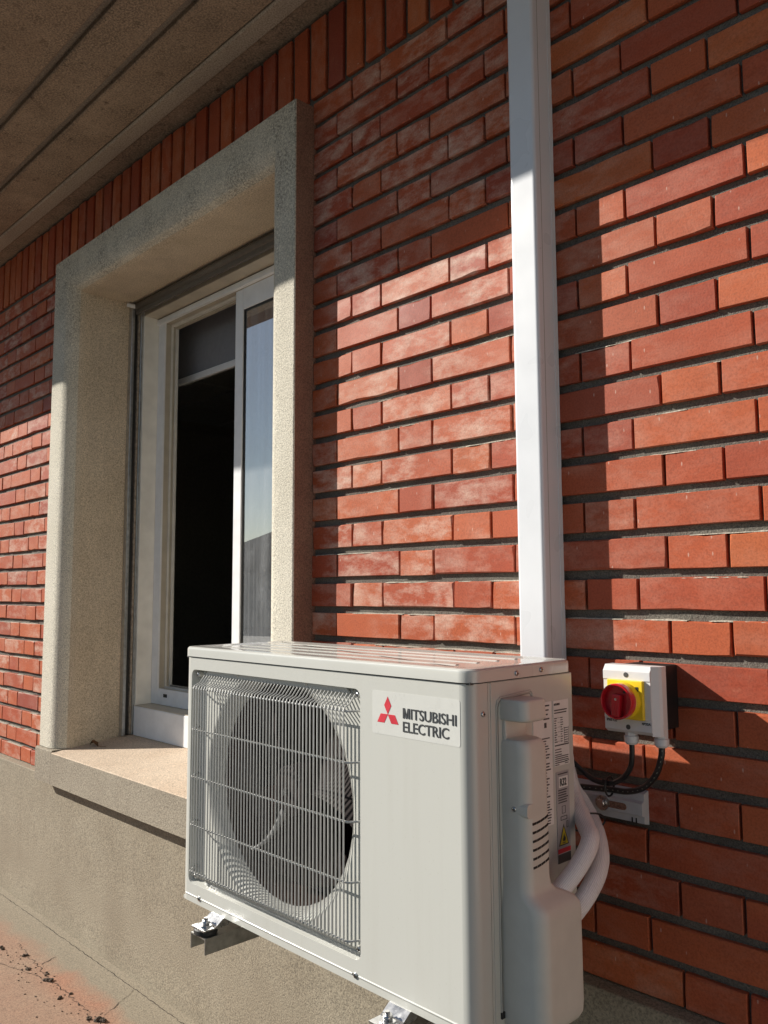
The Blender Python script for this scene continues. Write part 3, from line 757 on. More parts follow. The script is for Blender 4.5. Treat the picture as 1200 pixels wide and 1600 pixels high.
# grille: bent wires in front of the recess
gr = put('grille', (lambda b: (prism(b, [(AX+0.062, AZ+0.462), (AX+0.520, AZ+0.462), (AX+0.510, AZ+0.4725), (AX+0.070, AZ+0.4725)], 'y', AY+0.0130, AY+0.0160), b)[1])(bmesh.new()), 'ac_wire', ac)
GY = -0.014; WR = 0.00148
wz = [(0.0165, 0.4715), (0.0150, 0.4655), (0.0, 0.4475), (GY+0.002, 0.4425), (GY, 0.436), (GY, 0.068), (GY+0.002, 0.062), (0.0, 0.054), (0.017, 0.045)]
bm = bmesh.new(); tube(bm, [(0, d, z) for d, z in wz], WR, 6); 
me = mesh_of(bm, 'wire', 'ac_wire'); me.polygons.foreach_set('use_smooth', [True]*len(me.polygons))
NW = 49
for i in range(NW):
    u = 0.060+(0.534-0.060)*i/(NW-1)
    o = bpy.data.objects.new('wire', me); COL.objects.link(o); o.parent = gr; o.location = FX(u, 0, 0)-ORI[gr]
ux = [(0.033, 0.0175), (0.036, 0.008), (0.050, GY+0.005), (0.058, GY+0.0032), (0.536, GY+0.0032), (0.541, GY+0.005), (0.552, 0.008), (0.555, 0.0175)]
bm = bmesh.new(); tube(bm, [(u, d, 0) for u, d in ux], 0.0019, 6)
meh = mesh_of(bm, 'cross_wire', 'ac_wire'); meh.polygons.foreach_set('use_smooth', [True]*len(meh.polygons))
for z in (0.4365, 0.352, 0.256, 0.159, 0.0665):
    o = bpy.data.objects.new('cross_wire', meh); COL.objects.link(o); o.parent = gr; o.location = FX(0, 0, z)-ORI[gr]
for u, z in ((0.042, 0.463), (0.546, 0.463), (0.042, 0.05), (0.548, 0.052)):
    bm = bmesh.new(); a = FX(u, FD, z); cyl(bm, a, a+Vector((0, -0.010, 0)), 0.006, 14); put('mount_boss', bm, 'ac_plastic', gr, smooth=40)
    screw(a+Vector((0, -0.010, 0)), (0, -1, 0), 0.0045, gr)
for u in (0.18, 0.40):
    put('clip', Bx(AX+u-0.0025, AX+u+0.0025, AY+0.008, AY+0.018, AZ+0.468, AZ+0.4745), 'ac_wire', gr)
# fan
fan = put('fan', (lambda b: (tube(b, [FX(FC[0], 0.050, FC[1]), FX(FC[0], 0.056, FC[1]), FX(FC[0], 0.11, FC[1])], [0.030, 0.047, 0.050], 28), b)[1])(bmesh.new()), 'fan_plastic', ac, smooth=40)
for kb in range(3):
    bm = bmesh.new(); a0 = R(243+120*kb); NR, NT_ = 7, 9; gridT = []; gridB = []
    for i in range(NR):
        r_ = 0.042+(0.186-0.042)*i/(NR-1); sweep = R(58+26*i/(NR-1)); lead = a0-R(16)*(i/(NR-1))**1.3
        rt, rb_ = [], []
        for j in range(NT_):
            s = j/(NT_-1); a = lead+sweep*s; d = 0.062+0.055*s+0.006*math.sin(PI*s)
            q = FX(FC[0]+r_*math.cos(a), d, FC[1]+r_*math.sin(a)); rt.append(bm.verts.new(q)); rb_.append(bm.verts.new(q+Vector((0, 0.0035, 0))))
        gridT.append(rt); gridB.append(rb_)
    for g_, fl in ((gridT, False), (gridB, True)):
        for i in range(NR-1):
            for j in range(NT_-1):
                vs = [g_[i][j], g_[i][j+1], g_[i+1][j+1], g_[i+1][j]]; bm.faces.new(vs[::-1] if fl else vs)
    loop = lambda g_: g_[0] + [r_[-1] for r_ in g_[1:-1]] + g_[-1][::-1] + [r_[0] for r_ in g_[-2:0:-1]]
    A, B_ = loop(gridT), loop(gridB)
    for i in range(len(A)): bm.faces.new((A[i], B_[i], B_[(i+1) % len(A)], A[(i+1) % len(A)]))
    bmesh.ops.recalc_face_normals(bm, faces=bm.faces[:])
    put('blade', bm, 'fan_plastic', fan, smooth=45)
    if kb: continue
    bm = bmesh.new(); pts = []
    for i in range(NR):
        r_ = 0.042+(0.186-0.042)*i/(NR-1); a = a0-R(16)*(i/(NR-1))**1.3
        pts.append(FX(FC[0]+r_*math.cos(a), 0.060, FC[1]+r_*math.sin(a)))
    tube(bm, pts, [0.0075, 0.0068, 0.006, 0.0052, 0.0044, 0.0036, 0.003], 8); put('blade_glint', bm, 'glint_grey', fan, smooth=60)  # pale rib on one blade only, coloured to stand in for a sunlit glint
bm = bmesh.new(); nS = 48
A = [bm.verts.new(FX(FC[0]+0.2043*math.cos(2*PI*k/nS), FD+0.0275, FC[1]+0.2043*math.sin(2*PI*k/nS))) for k in range(nS)]
B_ = [bm.verts.new(v.co+Vector((0, 0.085, 0))) for v in A]
for k in range(nS): bm.faces.new((A[k], A[(k+1) % nS], B_[(k+1) % nS], B_[k]))
put('shroud', bm, 'coil', ac, smooth=40)
bm = bmesh.new(); cyl(bm, FX(FC[0], 0.040, FC[1]), FX(FC[0], 0.052, FC[1]), 0.006, 10); put('shaft_nut', bm, 'zinc', fan, smooth=40)
# brand badge
bd = put('badge', (lambda b: (prism(b, rrect(AX+0.590, AX+0.7795, AZ+0.4065, AZ+0.4755, 0.004, 4), 'y', AY-0.00035, AY+0.001), b)[1])(bmesh.new()), 'badge_white', ac)
bd['label'] = 'white badge with three red diamonds and MITSUBISHI ELECTRIC lettering'
lc = Vector((0.6265, 0.4395)); s_ = 0.0280
def dia(ang):
    h_ = s_; wd = s_*0.577*0.5*1.0
    P = [(0, 0), (s_*0.5*math.tan(R(30)), s_*0.5), (0, s_), (-s_*0.5*math.tan(R(30)), s_*0.5)]
    return [(lc.x+x*math.cos(ang)-z*math.sin(ang), lc.y+x*math.sin(ang)+z*math.cos(ang)) for x, z in P]
for a in (0, 120, 240):
    bm = bmesh.new(); prism(bm, [(AX+u, AZ+z) for u, z in dia(R(a))], 'y', AY-0.0008, AY-0.0003); put('logo_diamond', bm, 'logo_red', bd)
def fit_w(b, wdt, hgt):
    xs = [v.co.x for v in b.verts]; ys = [v.co.y for v in b.verts]; x0, y0 = min(xs), min(ys)
    for v in b.verts: v.co.x = (v.co.x-x0)*wdt/(max(xs)-x0); v.co.y = (v.co.y-y0)*hgt/(max(ys)-y0)
    return b
put('lettering', on_front(fit_w(text_bm('ITSUBISHI', 0.02, 0.00012, spacing=0.98), 0.0940, 0.0165), AX+0.6785, AY-0.0010, AZ+0.4365), 'logo_grey', bd)
def glyph_m(x, z, wd, h_):
    st = wd*0.21; P = [(0, 0), (st, 0), (st, h_*0.66), (wd*0.5-st*0.42, 0), (wd*0.5+st*0.42, 0), (wd-st, h_*0.66), (wd-st, 0), (wd, 0), (wd, h_), (wd-st*1.35, h_), (wd*0.5, h_*0.24), (st*1.35, h_), (0, h_)]
    return [(x+a, z+b) for a, b in P]
bm = bmesh.new(); prism(bm, glyph_m(AX+0.661, AZ+0.4368, 0.0148, 0.0160), 'y', AY-0.0012, AY-0.0004); bmesh.ops.triangulate(bm, faces=bm.faces[:]); put('lettering', bm, 'logo_grey', bd)
put('lettering', on_front(fit_w(text_bm('ELECTRIC', 0.02, 0.00012, spacing=0.98), 0.0965, 0.0165), AX+0.661, AY-0.0010, AZ+0.4155), 'logo_grey', bd)
# service cover on the side (valve cover with handle)
SXx = AX+AW
def cov_sec(z, v0, v1, e, r_=0.022, inn=-0.002):
    P = [(inn, v0), (max(e-r_, 0), v0)]
    for k in range(1, 6): a = PI/2*k/6; P.append((e-r_+r_*math.sin(a), v0+r_-r_*math.cos(a)))
    P += [(e, v0+r_)]
    rb2 = min(0.012, (v1-v0)/3)
    P += [(e, v1-rb2)]
    for k in range(1, 5): a = PI/2*k/5; P.append((e-rb2+rb2*math.cos(a), v1-rb2+rb2*math.sin(a)))
    P += [(e-rb2, v1), (inn, v1)]
    return [(SXx+x, AY+y, AZ+z) for x, y in P]
secs = [(0.0, .071, .160, .060, .022), (0.005, .068, .167, .068, .022), (0.014, .066, .171, .0725, .022), (0.028, .0655, .172, .0735, .021), (0.160, .0655, .172, .073, .021), (0.170, .066, .1705, .0715, .021), (0.178, .0665, .166, .067, .021), (0.184, .067, .156, .059, .020), (0.190, .068, .142, .0505, .019), (0.198, .069, .134, .0465, .018), (0.212, .070, .131, .0455, .018), (0.388, .071, .130, .045, .018), (0.404, .0715, .1295, .0435, .018), (0.411, .0735, .127, .040, .017), (0.4135, .076, .124, .035, .016)]
bm = bmesh.new(); rings = [[bm.verts.new(c) for c in cov_sec(z, a, b, e, r_)] for z, a, b, e, r_ in secs]
for A, B_ in zip(rings[:-1], rings[1:]):
    for i in range(len(A)-1): bm.faces.new((A[i], A[i+1], B_[i+1], B_[i]))
bm.faces.new(rings[0]); bm.faces.new(rings[-1])
bmesh.ops.recalc_face_normals(bm, faces=bm.faces[:])
cov = put('service_cover', bm, 'ac_plastic', ac, smooth=50)
bm = bmesh.new(); hs = [(0.4405, .072, .126, .044, .013), (0.4425, .0705, .128, .0465, .014), (0.446, .070, .129, .0475, .014), (0.4685, .070, .1285, .046, .014), (0.4715, .071, .1275, .0445, .014), (0.473, .073, .125, .042, .014)]
rings = [[bm.verts.new(c) for c in cov_sec(z, a, b, e, r_)] for z, a, b, e, r_ in hs]
for A, B_ in zip(rings[:-1], rings[1:]):
    for i in range(len(A)-1): bm.faces.new((A[i], A[i+1], B_[i+1], B_[i]))
bm.faces.new(rings[0]); bm.faces.new(rings[-1]); bmesh.ops.recalc_face_normals(bm, faces=bm.faces[:])
put('handle', bm, 'ac_plastic', cov, smooth=50)
put('hand_hole', Bx(SXx-0.002, SXx+0.006, AY+0.074, AY+0.126, AZ+0.405, AZ+0.448, bev=0.002), 'ac_plastic', cov)
# raised outline of the cover seat on the side panel
def frame_strip(pts, wd, hgt, name, mat, parent):
    bm = bmesh.new(); tube(bm, [(SXx+0.0003, AY+v, AZ+z) for v, z in pts], wd, 6); return put(name, bm, mat, parent, smooth=60)
frame_strip([(0.060, 0.015), (0.060, 0.462), (0.0625, 0.470), (0.069, 0.4745), (0.147, 0.479), (0.152, 0.475), (0.153, 0.458)], 0.0014, 0, 'raised_edge', 'ac_paint', side)
frame_strip([(0.0635, 0.015), (0.0635, 0.460), (0.066, 0.4665), (0.071, 0.4705), (0.145, 0.475), (0.149, 0.471), (0.1495, 0.456)], 0.0007, 0, 'seat_shadow_line', 'seam_soft', side)
# vents in the cover
for i in range(6):
    z = 0.291-0.0125*i; bm = bmesh.new()
    pts = []
    for k in range(9):
        s = k/8; v = 0.0735+0.010+(0.128-0.088)*s
        pts.append((v, z-0.004*math.sin(PI*s)*0+0.006*s*s))
    for k in range(4):
        a, b = pts[2*k], pts[2*k+2]
        prism(bm, [(AY+a[0]+0.0006, AZ+a[1]), (AY+b[0]-0.0006, AZ+b[1]), (AY+b[0]-0.0006, AZ+b[1]+0.0034), (AY+a[0]+0.0006, AZ+a[1]+0.0034)], 'x', SXx+0.043, SXx+0.0459)
    put('vent_slot', bm, 'dark', cov)
bm = bmesh.new()
prism(bm, rrect(AY+0.0705, AY+0.0915, AZ+0.302, AZ+0.322, 0.006, 4), 'x', SXx+0.024, SXx+0.0458)
pk = put('screw_pocket', bm, 'ac_plastic', cov)
screw((SXx+0.022, AY+0.0708, AZ+0.313), (0.3, -1, 0), 0.004, cov)
put('earth_tab', Bx(SXx-0.001, SXx+0.0025, AY+0.0585, AY+0.0655, AZ+0.013, AZ+0.022), 'dark', side)
# labels on the side
def sticker(name, v0, v1, z0, z1, mat, parent=side, e=0.0009):
    return put(name, Bx(SXx-0.001, SXx+e, AY+v0, AY+v1, AZ+z0, AZ+z1), mat, parent)
def bars(rows, e, name, mat, parent):
    bm = bmesh.new()
    for v0, v1, z0, z1 in rows: box(bm, SXx+e-0.0002, SXx+e+0.0004, AY+v0, AY+v1, AZ+z0, AZ+z1)
    return tag(put(name, bm, mat, parent), kind='stuff' if name == 'small_print' else None)
rt = random.Random(21)
def para(v0, v1, z_top, n, lh, fill=0.62, short=0.25, words=True):
    out = []; z = z_top
    for i in range(n):
        end = v1-(v1-v0)*(rt.random()*short); v = v0
        while v < end:
            wl = rt.uniform(0.003, 0.011) if words else end-v
            out.append((v, min(v+wl, end), z-lh*fill*0.72, z)); v += wl+0.0006
        z -= lh
    return out
l1 = sticker('spec_label', 0.152, 0.203, 0.262, 0.457, 'label_white')
rows = para(0.180, 0.198, 0.452, 4, 0.007, 0.45, 0.4) + [(0.182, 0.188, 0.416, 0.424)] + para(0.156, 0.197, 0.400, 6, 0.0042, 0.55, 0.3)
rows += para(0.160, 0.198, 0.374, 15, 0.0047, 0.6, 0.35) + para(0.178, 0.198, 0.300, 9, 0.0042, 0.6, 0.3)
bars(rows, 0.0009, 'small_print', 'ink', l1)
l2 = sticker('rating_label', 0.2085, 0.252, 0.351, 0.4565, 'label_white')
rows = para(0.2105, 0.249, 0.4415, 2, 0.0042, 0.6, 0.3) + para(0.2105, 0.218, 0.4285, 11, 0.0038, 0.6, 0.5) + para(0.228, 0.236, 0.4285, 11, 0.0038, 0.5, 0.6) + para(0.2385, 0.250, 0.4105, 7, 0.0038, 0.45, 0.2)
rows += para(0.2105, 0.2505, 0.385, 1, 0.004, 0.7, 0, False) + para(0.2105, 0.236, 0.378, 3, 0.0042, 0.45, 0.4) + para(0.2105, 0.250, 0.3665, 4, 0.0032, 0.6, 0.15) + para(0.2105, 0.222, 0.3535, 1, 0.003, 0.6, 0.2) + para(0.238, 0.250, 0.3575, 2, 0.0035, 0.5, 0.2)
bars(rows, 0.0009, 'small_print', 'ink', l2)
rows = [(0.2195, 0.2275, 0.4285-0.0076*i-0.0004, 0.4285-0.0076*i) for i in range(6)] + [(0.2375+0.0125*j, 0.2379+0.0125*j, 0.386, 0.412) for j in range(2)]
bars(rows, 0.0009, 'table_lines', 'ink', l2)
put('lettering', on_side(fit_w(text_bm('MITSUBISHI', 0.006, 0.0002), 0.016, 0.0036), SXx+0.0011, AY+0.2105, AZ+0.4485), 'ink', l2)
l3 = sticker('refrigerant_label', 0.2125, 0.2485, 0.197, 0.341, 'label_grey')
put('white_box', Bx(SXx+0.0008, SXx+0.0013, AY+0.219, AY+0.2445, AZ+0.3155, AZ+0.333), 'label_white', l3)
put('lettering', on_side(fit_w(text_bm('R32', 0.015, 0.0005), 0.0185, 0.0125), SXx+0.0015, AY+0.2215, AZ+0.318), 'ink', l3)
rows = para(0.2165, 0.2445, 0.3385, 1, 0.0035, 0.7, 0) + para(0.2165, 0.2445, 0.3125, 6, 0.0039, 0.6, 0.2)
bars(rows, 0.0009, 'small_print', 'ink', l3)
def outline_box(v0, v1, z0, z1, w_=0.0007): return [(v0, v1, z0, z0+w_), (v0, v1, z1-w_, z1), (v0, v0+w_, z0, z1), (v1-w_, v1, z0, z1)]
bars(outline_box(0.226, 0.236, 0.274, 0.286) + outline_box(0.222, 0.240, 0.2635, 0.270, 0.001) + outline_box(0.238, 0.2425, 0.250, 0.261), 0.0009, 'pictograms', 'ink', l3)
def tri(v0, v1, z0, z1): return [(AY+v0, AZ+z0), (AY+v1, AZ+z0), (AY+(v0+v1)/2, AZ+z1)]
bm = bmesh.new(); prism(bm, tri(0.2155, 0.2435, 0.224, 0.2575), 'x', SXx+0.0008, SXx+0.0012); wt = put('warning_triangle', bm, 'ink', l3)
bm = bmesh.new(); prism(bm, tri(0.2185, 0.2405, 0.2258, 0.2525), 'x', SXx+0.001, SXx+0.0015); put('triangle_fill', bm, 'warn_yellow', l3)
bm = bmesh.new(); fl = [(0.2265, 0.2305), (0.2325, 0.2305), (0.2338, 0.234), (0.2325, 0.238), (0.2315, 0.2355), (0.2298, 0.2425), (0.2282, 0.238), (0.2275, 0.2355), (0.2258, 0.2345)]
prism(bm, [(AY+a, AZ+b) for a, b in fl], 'x', SXx+0.0013, SXx+0.0018); put('flame', bm, 'ink', l3)
bars([(0.2255, 0.2335, 0.2275, 0.2285)], 0.0016, 'flame_base', 'ink', l3)
put('red_band', Bx(SXx+0.0008, SXx+0.0013, AY+0.2125, AY+0.2485, AZ+0.2125, AZ+0.2195), 'logo_red', l3)
put('black_band', Bx(SXx+0.0008, SXx+0.0012, AY+0.2125, AY+0.2485, AZ+0.197, AZ+0.211), 'ink', l3)
# ------------------------------------------------------------------ wall bracket
br = thing('wall_bracket', (0.24, -0.02, -1.16), 'pale metal wall rail and bracket arms carrying the air conditioner', 'bracket')
def rail_poly(z0, z1): return [(0.0, z0), (-0.016, z0+0.004), (-0.016, z0+0.016), (-0.0245, z0+0.019), (-0.0245, z1-0.019), (-0.016, z1-0.016), (-0.016, z1-0.004), (0.0, z1)]
bm = bmesh.new(); prism(bm, rail_poly(-1.198, -1.139), 'x', -0.10, 0.680); rl_ = put('rail', bm, 'rail_white', br)
bm = bmesh.new(); prism(bm, rrect(0.600, 0.650, -1.1745, -1.1625, 0.0058, 5), 'y', -0.0252, -0.0243); put('slot', bm, 'plaster_red', rl_)
for x in (0.655, 0.663): put('notch', Bx(x, x+0.0022, -0.0172, -0.0158, -1.195, -1.186), 'dark', rl_)
bm = bmesh.new(); cyl(bm, (0.603, -0.0245, -1.168), (0.603, -0.0285, -1.168), 0.0135, 20); put('washer', bm, 'zinc', rl_, smooth=40)
bm = bmesh.new(); cyl(bm, (0.603, -0.0285, -1.168), (0.603, -0.0365, -1.168), 0.0078, 6); put('bolt', bm, 'zinc', rl_)
for xa in (-0.020, 0.490):
    zt2 = -1.4475; w2 = 0.0265
    bm = bmesh.new(); P = [(xa-w2, zt2-0.030), (xa-w2, zt2), (xa+w2, zt2), (xa+w2, zt2-0.030), (xa+w2-0.0025, zt2-0.030), (xa+w2-0.0025, zt2-0.0025), (xa-w2+0.0025, zt2-0.0025), (xa-w2+0.0025, zt2-0.030)]
    prism(bm, P, 'y', -0.484, -0.0465)
    arm = put('arm', bm, 'galv', br)
    put('upright', Bx(xa-0.028, xa+0.028, -0.0455, -0.0255, -1.48, -1.145), 'galv', arm)
# feet bolted to the arms
for xa in (-0.020, 0.490):
    ft = put('foot', (lambda b: (prism(b, [(AY-0.046, -1.4330), (AY-0.046, -1.4355), (AY+0.01, -1.4355), (AY+0.02, -1.4225), (AY+0.02, -1.4200), (AY-0.002, -1.4200), (AY-0.016, -1.4300), (AY-0.022, -1.4330)], 'x', xa-0.021, xa+0.025), b)[1])(bmesh.new()), 'zinc', ac)
    bm = bmesh.new(); q = Vector((xa, AY-0.026, -1.447)); tube(bm, [q, q+Vector((0, 0, .002)), q+Vector((0, 0, .0095)), q+Vector((0, 0, .0113))], [.0215, .0232, .0232, .0215], 22); put('rubber_pad', bm, 'rubber', ft, smooth=40)
    bm = bmesh.new(); q = Vector((xa, AY-0.026, -1.433)); cyl(bm, q, q+Vector((0, 0, .002)), 0.0135, 20); put('washer', bm, 'zinc', ft, smooth=40)
    bm = bmesh.new(); cyl(bm, q+Vector((0, 0, .002)), q+Vector((0, 0, .0095)), 0.0082, 6); put('nut', bm, 'zinc', ft)
    bm = bmesh.new(); cyl(bm, q+Vector((0, 0, .0095)), q+Vector((0, 0, .0145)), 0.004, 10); put('bolt', bm, 'zinc', ft, smooth=40)
bm = bmesh.new(); cyl(bm, (0.668, -0.36, -1.40), (0.668, -0.36, -1.62), 0.0045, 10); put('drain_stub', bm, 'rail_white', ac, smooth=40)

# ------------------------------------------------------------------ refrigerant pipes
def pipe(ctrl, r_, label):
    bm = bmesh.new(); uvl = bm.loops.layers.uv.new('UVMap'); tube(bm, spline(ctrl, 10), r_, 22, True, uvl)
    o = put('insulated_pipe', bm, 'insulation', smooth=60, loc=ctrl[0]); return tag(o, label, 'pipe', 'insulated pipes behind the air conditioner')
pipe([(0.660, -0.320, -1.275), (0.676, -0.288, -1.248), (0.692, -0.250, -1.212), (0.692, -0.212, -1.180), (0.664, -0.180, -1.167), (0.631, -0.150, -1.150), (0.606, -0.130, -1.129), (0.590, -0.120, -1.095), (0.573, -0.110, -0.986)], 0.0145, 'white insulated pipe nearer the service cover, bending up behind the air conditioner')
pipe([(0.664, -0.320, -1.325), (0.682, -0.285, -1.295), (0.698, -0.238, -1.256), (0.693, -0.190, -1.224), (0.670, -0.152, -1.199), (0.636, -0.116, -1.179), (0.600, -0.090, -1.157), (0.572, -0.082, -1.128), (0.555, -0.080, -1.046)], 0.0150, 'white insulated pipe curving outermost beside the brick wall below the isolator')
ti = bmesh.new()
c_ = Vector((0.648, -0.146, -1.172)); dd = Vector((-0.72, 0.45, 0.5)).normalized(); x_, y_ = frame_of(dd)
tube(ti, [c_+(x_*math.cos(2*PI*k/20)*0.030+y_*math.sin(2*PI*k/20)*0.0205) for k in range(21)], 0.0016, 6)
tag(put('cable_tie', ti, 'cable', loc=c_), 'thin black cable tie round the two white insulated pipes', 'cable tie')

# ------------------------------------------------------------------ isolator switch
IXa, IXb, IZa, IZb = 0.657, 0.757, -1.0255, -0.911
iso = thing('isolator_switch', ((IXa+IXb)/2, -0.05, IZa), 'grey isolator switch box with red knob on yellow plate on the wall', 'switch')
put('back_box', Bx(IXa+0.008, IXb-0.014, -0.069, 0.001, IZa+0.004, IZb-0.002, bev=0.002), 'iso_black', iso)
bm = bmesh.new()
# cover: middle panel set back, chamfered top and bottom
prism(bm, [(-0.0685, IZb), (-0.0685, IZa), (-0.090, IZa), (-0.0985, IZa+0.006), (-0.0985, IZa+0.024), (-0.0995, IZa+0.026), (-0.0995, IZb-0.026), (-0.101, IZb-0.024), (-0.101, IZb-0.010), (-0.093, IZb)], 'x', IXa, IXb-0.0125)
icv = put('cover', bm, 'iso_grey', iso)
bm = bmesh.new()
prism(bm, [(IXb-0.0124, -0.0685), (IXb, -0.0685), (IXb, -0.083), (IXb-0.003, -0.088), (IXb-0.0124, -0.0975)], 'z', IZa, IZb)
put('cover_shoulder', bm, 'iso_grey', icv)
xm = (IXa+IXb)/2-0.006
for z in (IZb-0.0155, IZa+0.0115):
    bm = bmesh.new(); yf = -0.1015 if z > -0.95 else -0.0985
    cyl(bm, (xm, yf+0.002, z), (xm, yf-0.0003, z), 0.0042, 16); put('cover_screw', bm, 'seam', icv, smooth=40)
put('yellow_plate', Bx(xm-0.033, xm+0.033, -0.1075, -0.0996, IZa+0.0255, IZa+0.0905, bev=0.0012), 'yellow', iso)
kc = Vector((xm-0.001, 0, IZa+0.057))
bm = bmesh.new(); tube(bm, [(kc.x, -0.1075, kc.z), (kc.x, -0.1165, kc.z), (kc.x, -0.1185, kc.z)], [0.0305, 0.0300, 0.0285], 40); put('yellow_collar', bm, 'yellow', iso, smooth=35)
bm = bmesh.new(); lathe(bm, kc, [(-0.1187, 0.0275), (-0.1205, 0.0295), (-0.1335, 0.0298), (-0.1355, 0.0285), (-0.1355, 0.0268), (-0.1345, 0.0260), (-0.1240, 0.0250)], 44)
kn = put('knob', bm, 'knob_red', iso, smooth=35)
bm = bmesh.new(); b2 = Bx(-0.0078, 0.0078, -0.1355, -0.1239, -0.0255, 0.0120, bev=0.0018)
rm_ = Matrix.Rotation(R(4), 4, 'Y')
for v in b2.verts:
    q = rm_ @ Vector((v.co.x, 0, v.co.z)); v.co = Vector((kc.x+q.x, v.co.y, kc.z+q.z))
merge(bm, b2); put('knob_grip', bm, 'knob_red', kn)
bm = bmesh.new(); cyl(bm, (kc.x, -0.1355, kc.z+0.004), (kc.x, -0.1362, kc.z+0.004), 0.0022, 10); put('knob_rivet', bm, 'zinc', kn, smooth=40)
put('pointer_mark', Bx(kc.x-0.0008, kc.x+0.0008, -0.1362, -0.1354, kc.z-0.022, kc.z-0.002), 'knob_red', kn)
put('lock_hole', Bx(kc.x+0.008, kc.x+0.0125, -0.1245, -0.1237, kc.z+0.0135, kc.z+0.0175), 'dark', kn)
put('collar_window', Bx(kc.x+0.0215, kc.x+0.0265, -0.1083, -0.1074, kc.z+0.016, kc.z+0.0235), 'dark', iso)
put('lettering', on_front(fit_w(text_bm('IP65 CE', 0.006, 0.00015), 0.0195, 0.0044), IXa+0.004, -0.0992, IZa+0.0185), 'ink', icv)
put('lettering', on_front(fit_w(text_bm('4P32A', 0.006, 0.00015), 0.0165, 0.0044), IXb-0.0305, -0.0992, IZa+0.0175), 'ink', icv)
# glands and cables
def gland(x, y, name='cable_gland'):
    bm = bmesh.new(); z = IZa
    tube(bm, [(x, y, z+0.001), (x, y, z-0.0045)], 0.0105, 6); tube(bm, [(x, y, z-0.0047), (x, y, z-0.006), (x, y, z-0.016), (x, y, z-0.0195)], [0.0112, 0.0122, 0.0118, 0.0085], 12)
    put(name, bm, 'iso_grey', iso, smooth=30)
gland(0.697, -0.082); gland(0.748, -0.074)
def cable(ctrl, r_, label, dots=False):
    bm = bmesh.new(); sp2 = spline(ctrl, 10); tube(bm, sp2, r_, 10)
    o = put('cable', bm, 'cable', smooth=60, loc=ctrl[0]); tag(o, label, 'cable', 'black cables below the isolator switch')
    if dots:
        bm = bmesh.new(); acc = 0
        for a, b in zip(sp2[:-1], sp2[1:]):
            acc += (b-a).length
            if acc > 0.0085:
                acc = 0; d = (b-a).normalized(); out = Vector((0.5, -0.8, 0.15)); out = (out-d*out.dot(d)).normalized(); q = a+out*r_*0.96; s2 = d.cross(out)
                vs = [bm.verts.new(q+d*p1*0.0015+s2*p2*0.0008+out*0.0004) for p1, p2 in ((1, 1), (-1, 1), (-1, -1), (1, -1))]; bm.faces.new(vs)
        me_ = put('printed_marks', bm, 'cable_print', o)
cable([(0.697, -0.082, -1.043), (0.697, -0.082, -1.060), (0.692, -0.080, -1.085), (0.672, -0.076, -1.108), (0.645, -0.073, -1.120), (0.612, -0.072, -1.118), (0.585, -0.075, -1.100), (0.555, -0.085, -1.075), (0.50, -0.10, -1.05)], 0.0046, 'plain black cable from the left gland of the isolator switch')
cable([(0.748, -0.074, -1.043), (0.746, -0.074, -1.062), (0.734, -0.072, -1.092), (0.708, -0.066, -1.118), (0.675, -0.061, -1.131), (0.640, -0.058, -1.134), (0.600, -0.058, -1.137), (0.56, -0.063, -1.138), (0.50, -0.07, -1.13)], 0.0053, 'black cable with pale printed marks from the right gland of the isolator', True)
ti = bmesh.new(); c_ = Vector((0.642, -0.066, -1.127))
tube(ti, [c_+Vector((0, math.cos(2*PI*k/16)*0.0145, math.sin(2*PI*k/16)*0.0165)) for k in range(17)], 0.0018, 6); box(ti, 0.639, 0.645, -0.084, -0.078, -1.119, -1.112)
tag(put('cable_tie', ti, 'cable', loc=c_), 'small black cable tie joining the two black cables', 'cable tie')

# ------------------------------------------------------------------ small things
rd = random.Random(9)
def clump(x, y, s, label):
    bm = bmesh.new(); n = 5 if s > 0.014 else 3
    for k in range(n):
        b2 = bmesh.new(); bmesh.ops.create_icosphere(b2, subdivisions=2, radius=s*rd.uniform(0.35, 0.6))
        o_ = Vector((rd.uniform(-1, 1)*s, rd.uniform(-0.7, 0.7)*s, s*rd.uniform(0.15, 0.5)))
        for v in b2.verts: v.co = v.co*rd.uniform(0.68, 1.18)+o_; v.co.z = max(v.co.z*0.75, -0.001)
        for v in b2.verts: v.co += Vector((x, y, ZG))
        merge(bm, b2)
    tag(put('dirt_clump', bm, 'dirt', loc=(x, y, ZG)), label, 'dirt clump', 'dirt clumps on the red terrace floor')
for x, y, s, lb in ((-1.699, -0.235, 0.020, 'dark dirt clump at the left picture edge on the red floor'),
    (-1.582, -0.205, 0.019, 'dark dirt clump near the left edge, second from the edge, close to the wall'),
    (-1.471, -0.232, 0.015, 'small upright dirt clump left of the two touching clumps'),
    (-1.387, -0.210, 0.014, 'small flat dirt clump touching the bigger knobbly clump'),
    (-1.335, -0.222, 0.022, 'large knobbly dirt clump at the end of the straight floor crack'),
    (-1.405, -0.292, 0.007, 'tiny dirt clump lying on the straight floor crack'),
    (-1.198, -0.240, 0.016, 'dark dirt clump in front of the small clump by the winding crack'),
    (-1.200, -0.208, 0.011, 'small dirt clump lying on the winding floor crack'),
    (-0.978, -0.215, 0.024, 'largest dirt clump at the bottom picture edge'),
    (-1.012, -0.236, 0.012, 'small dirt clump left of the largest clump at the bottom edge')): clump(x, y, s*0.68, lb)
bm = bmesh.new()
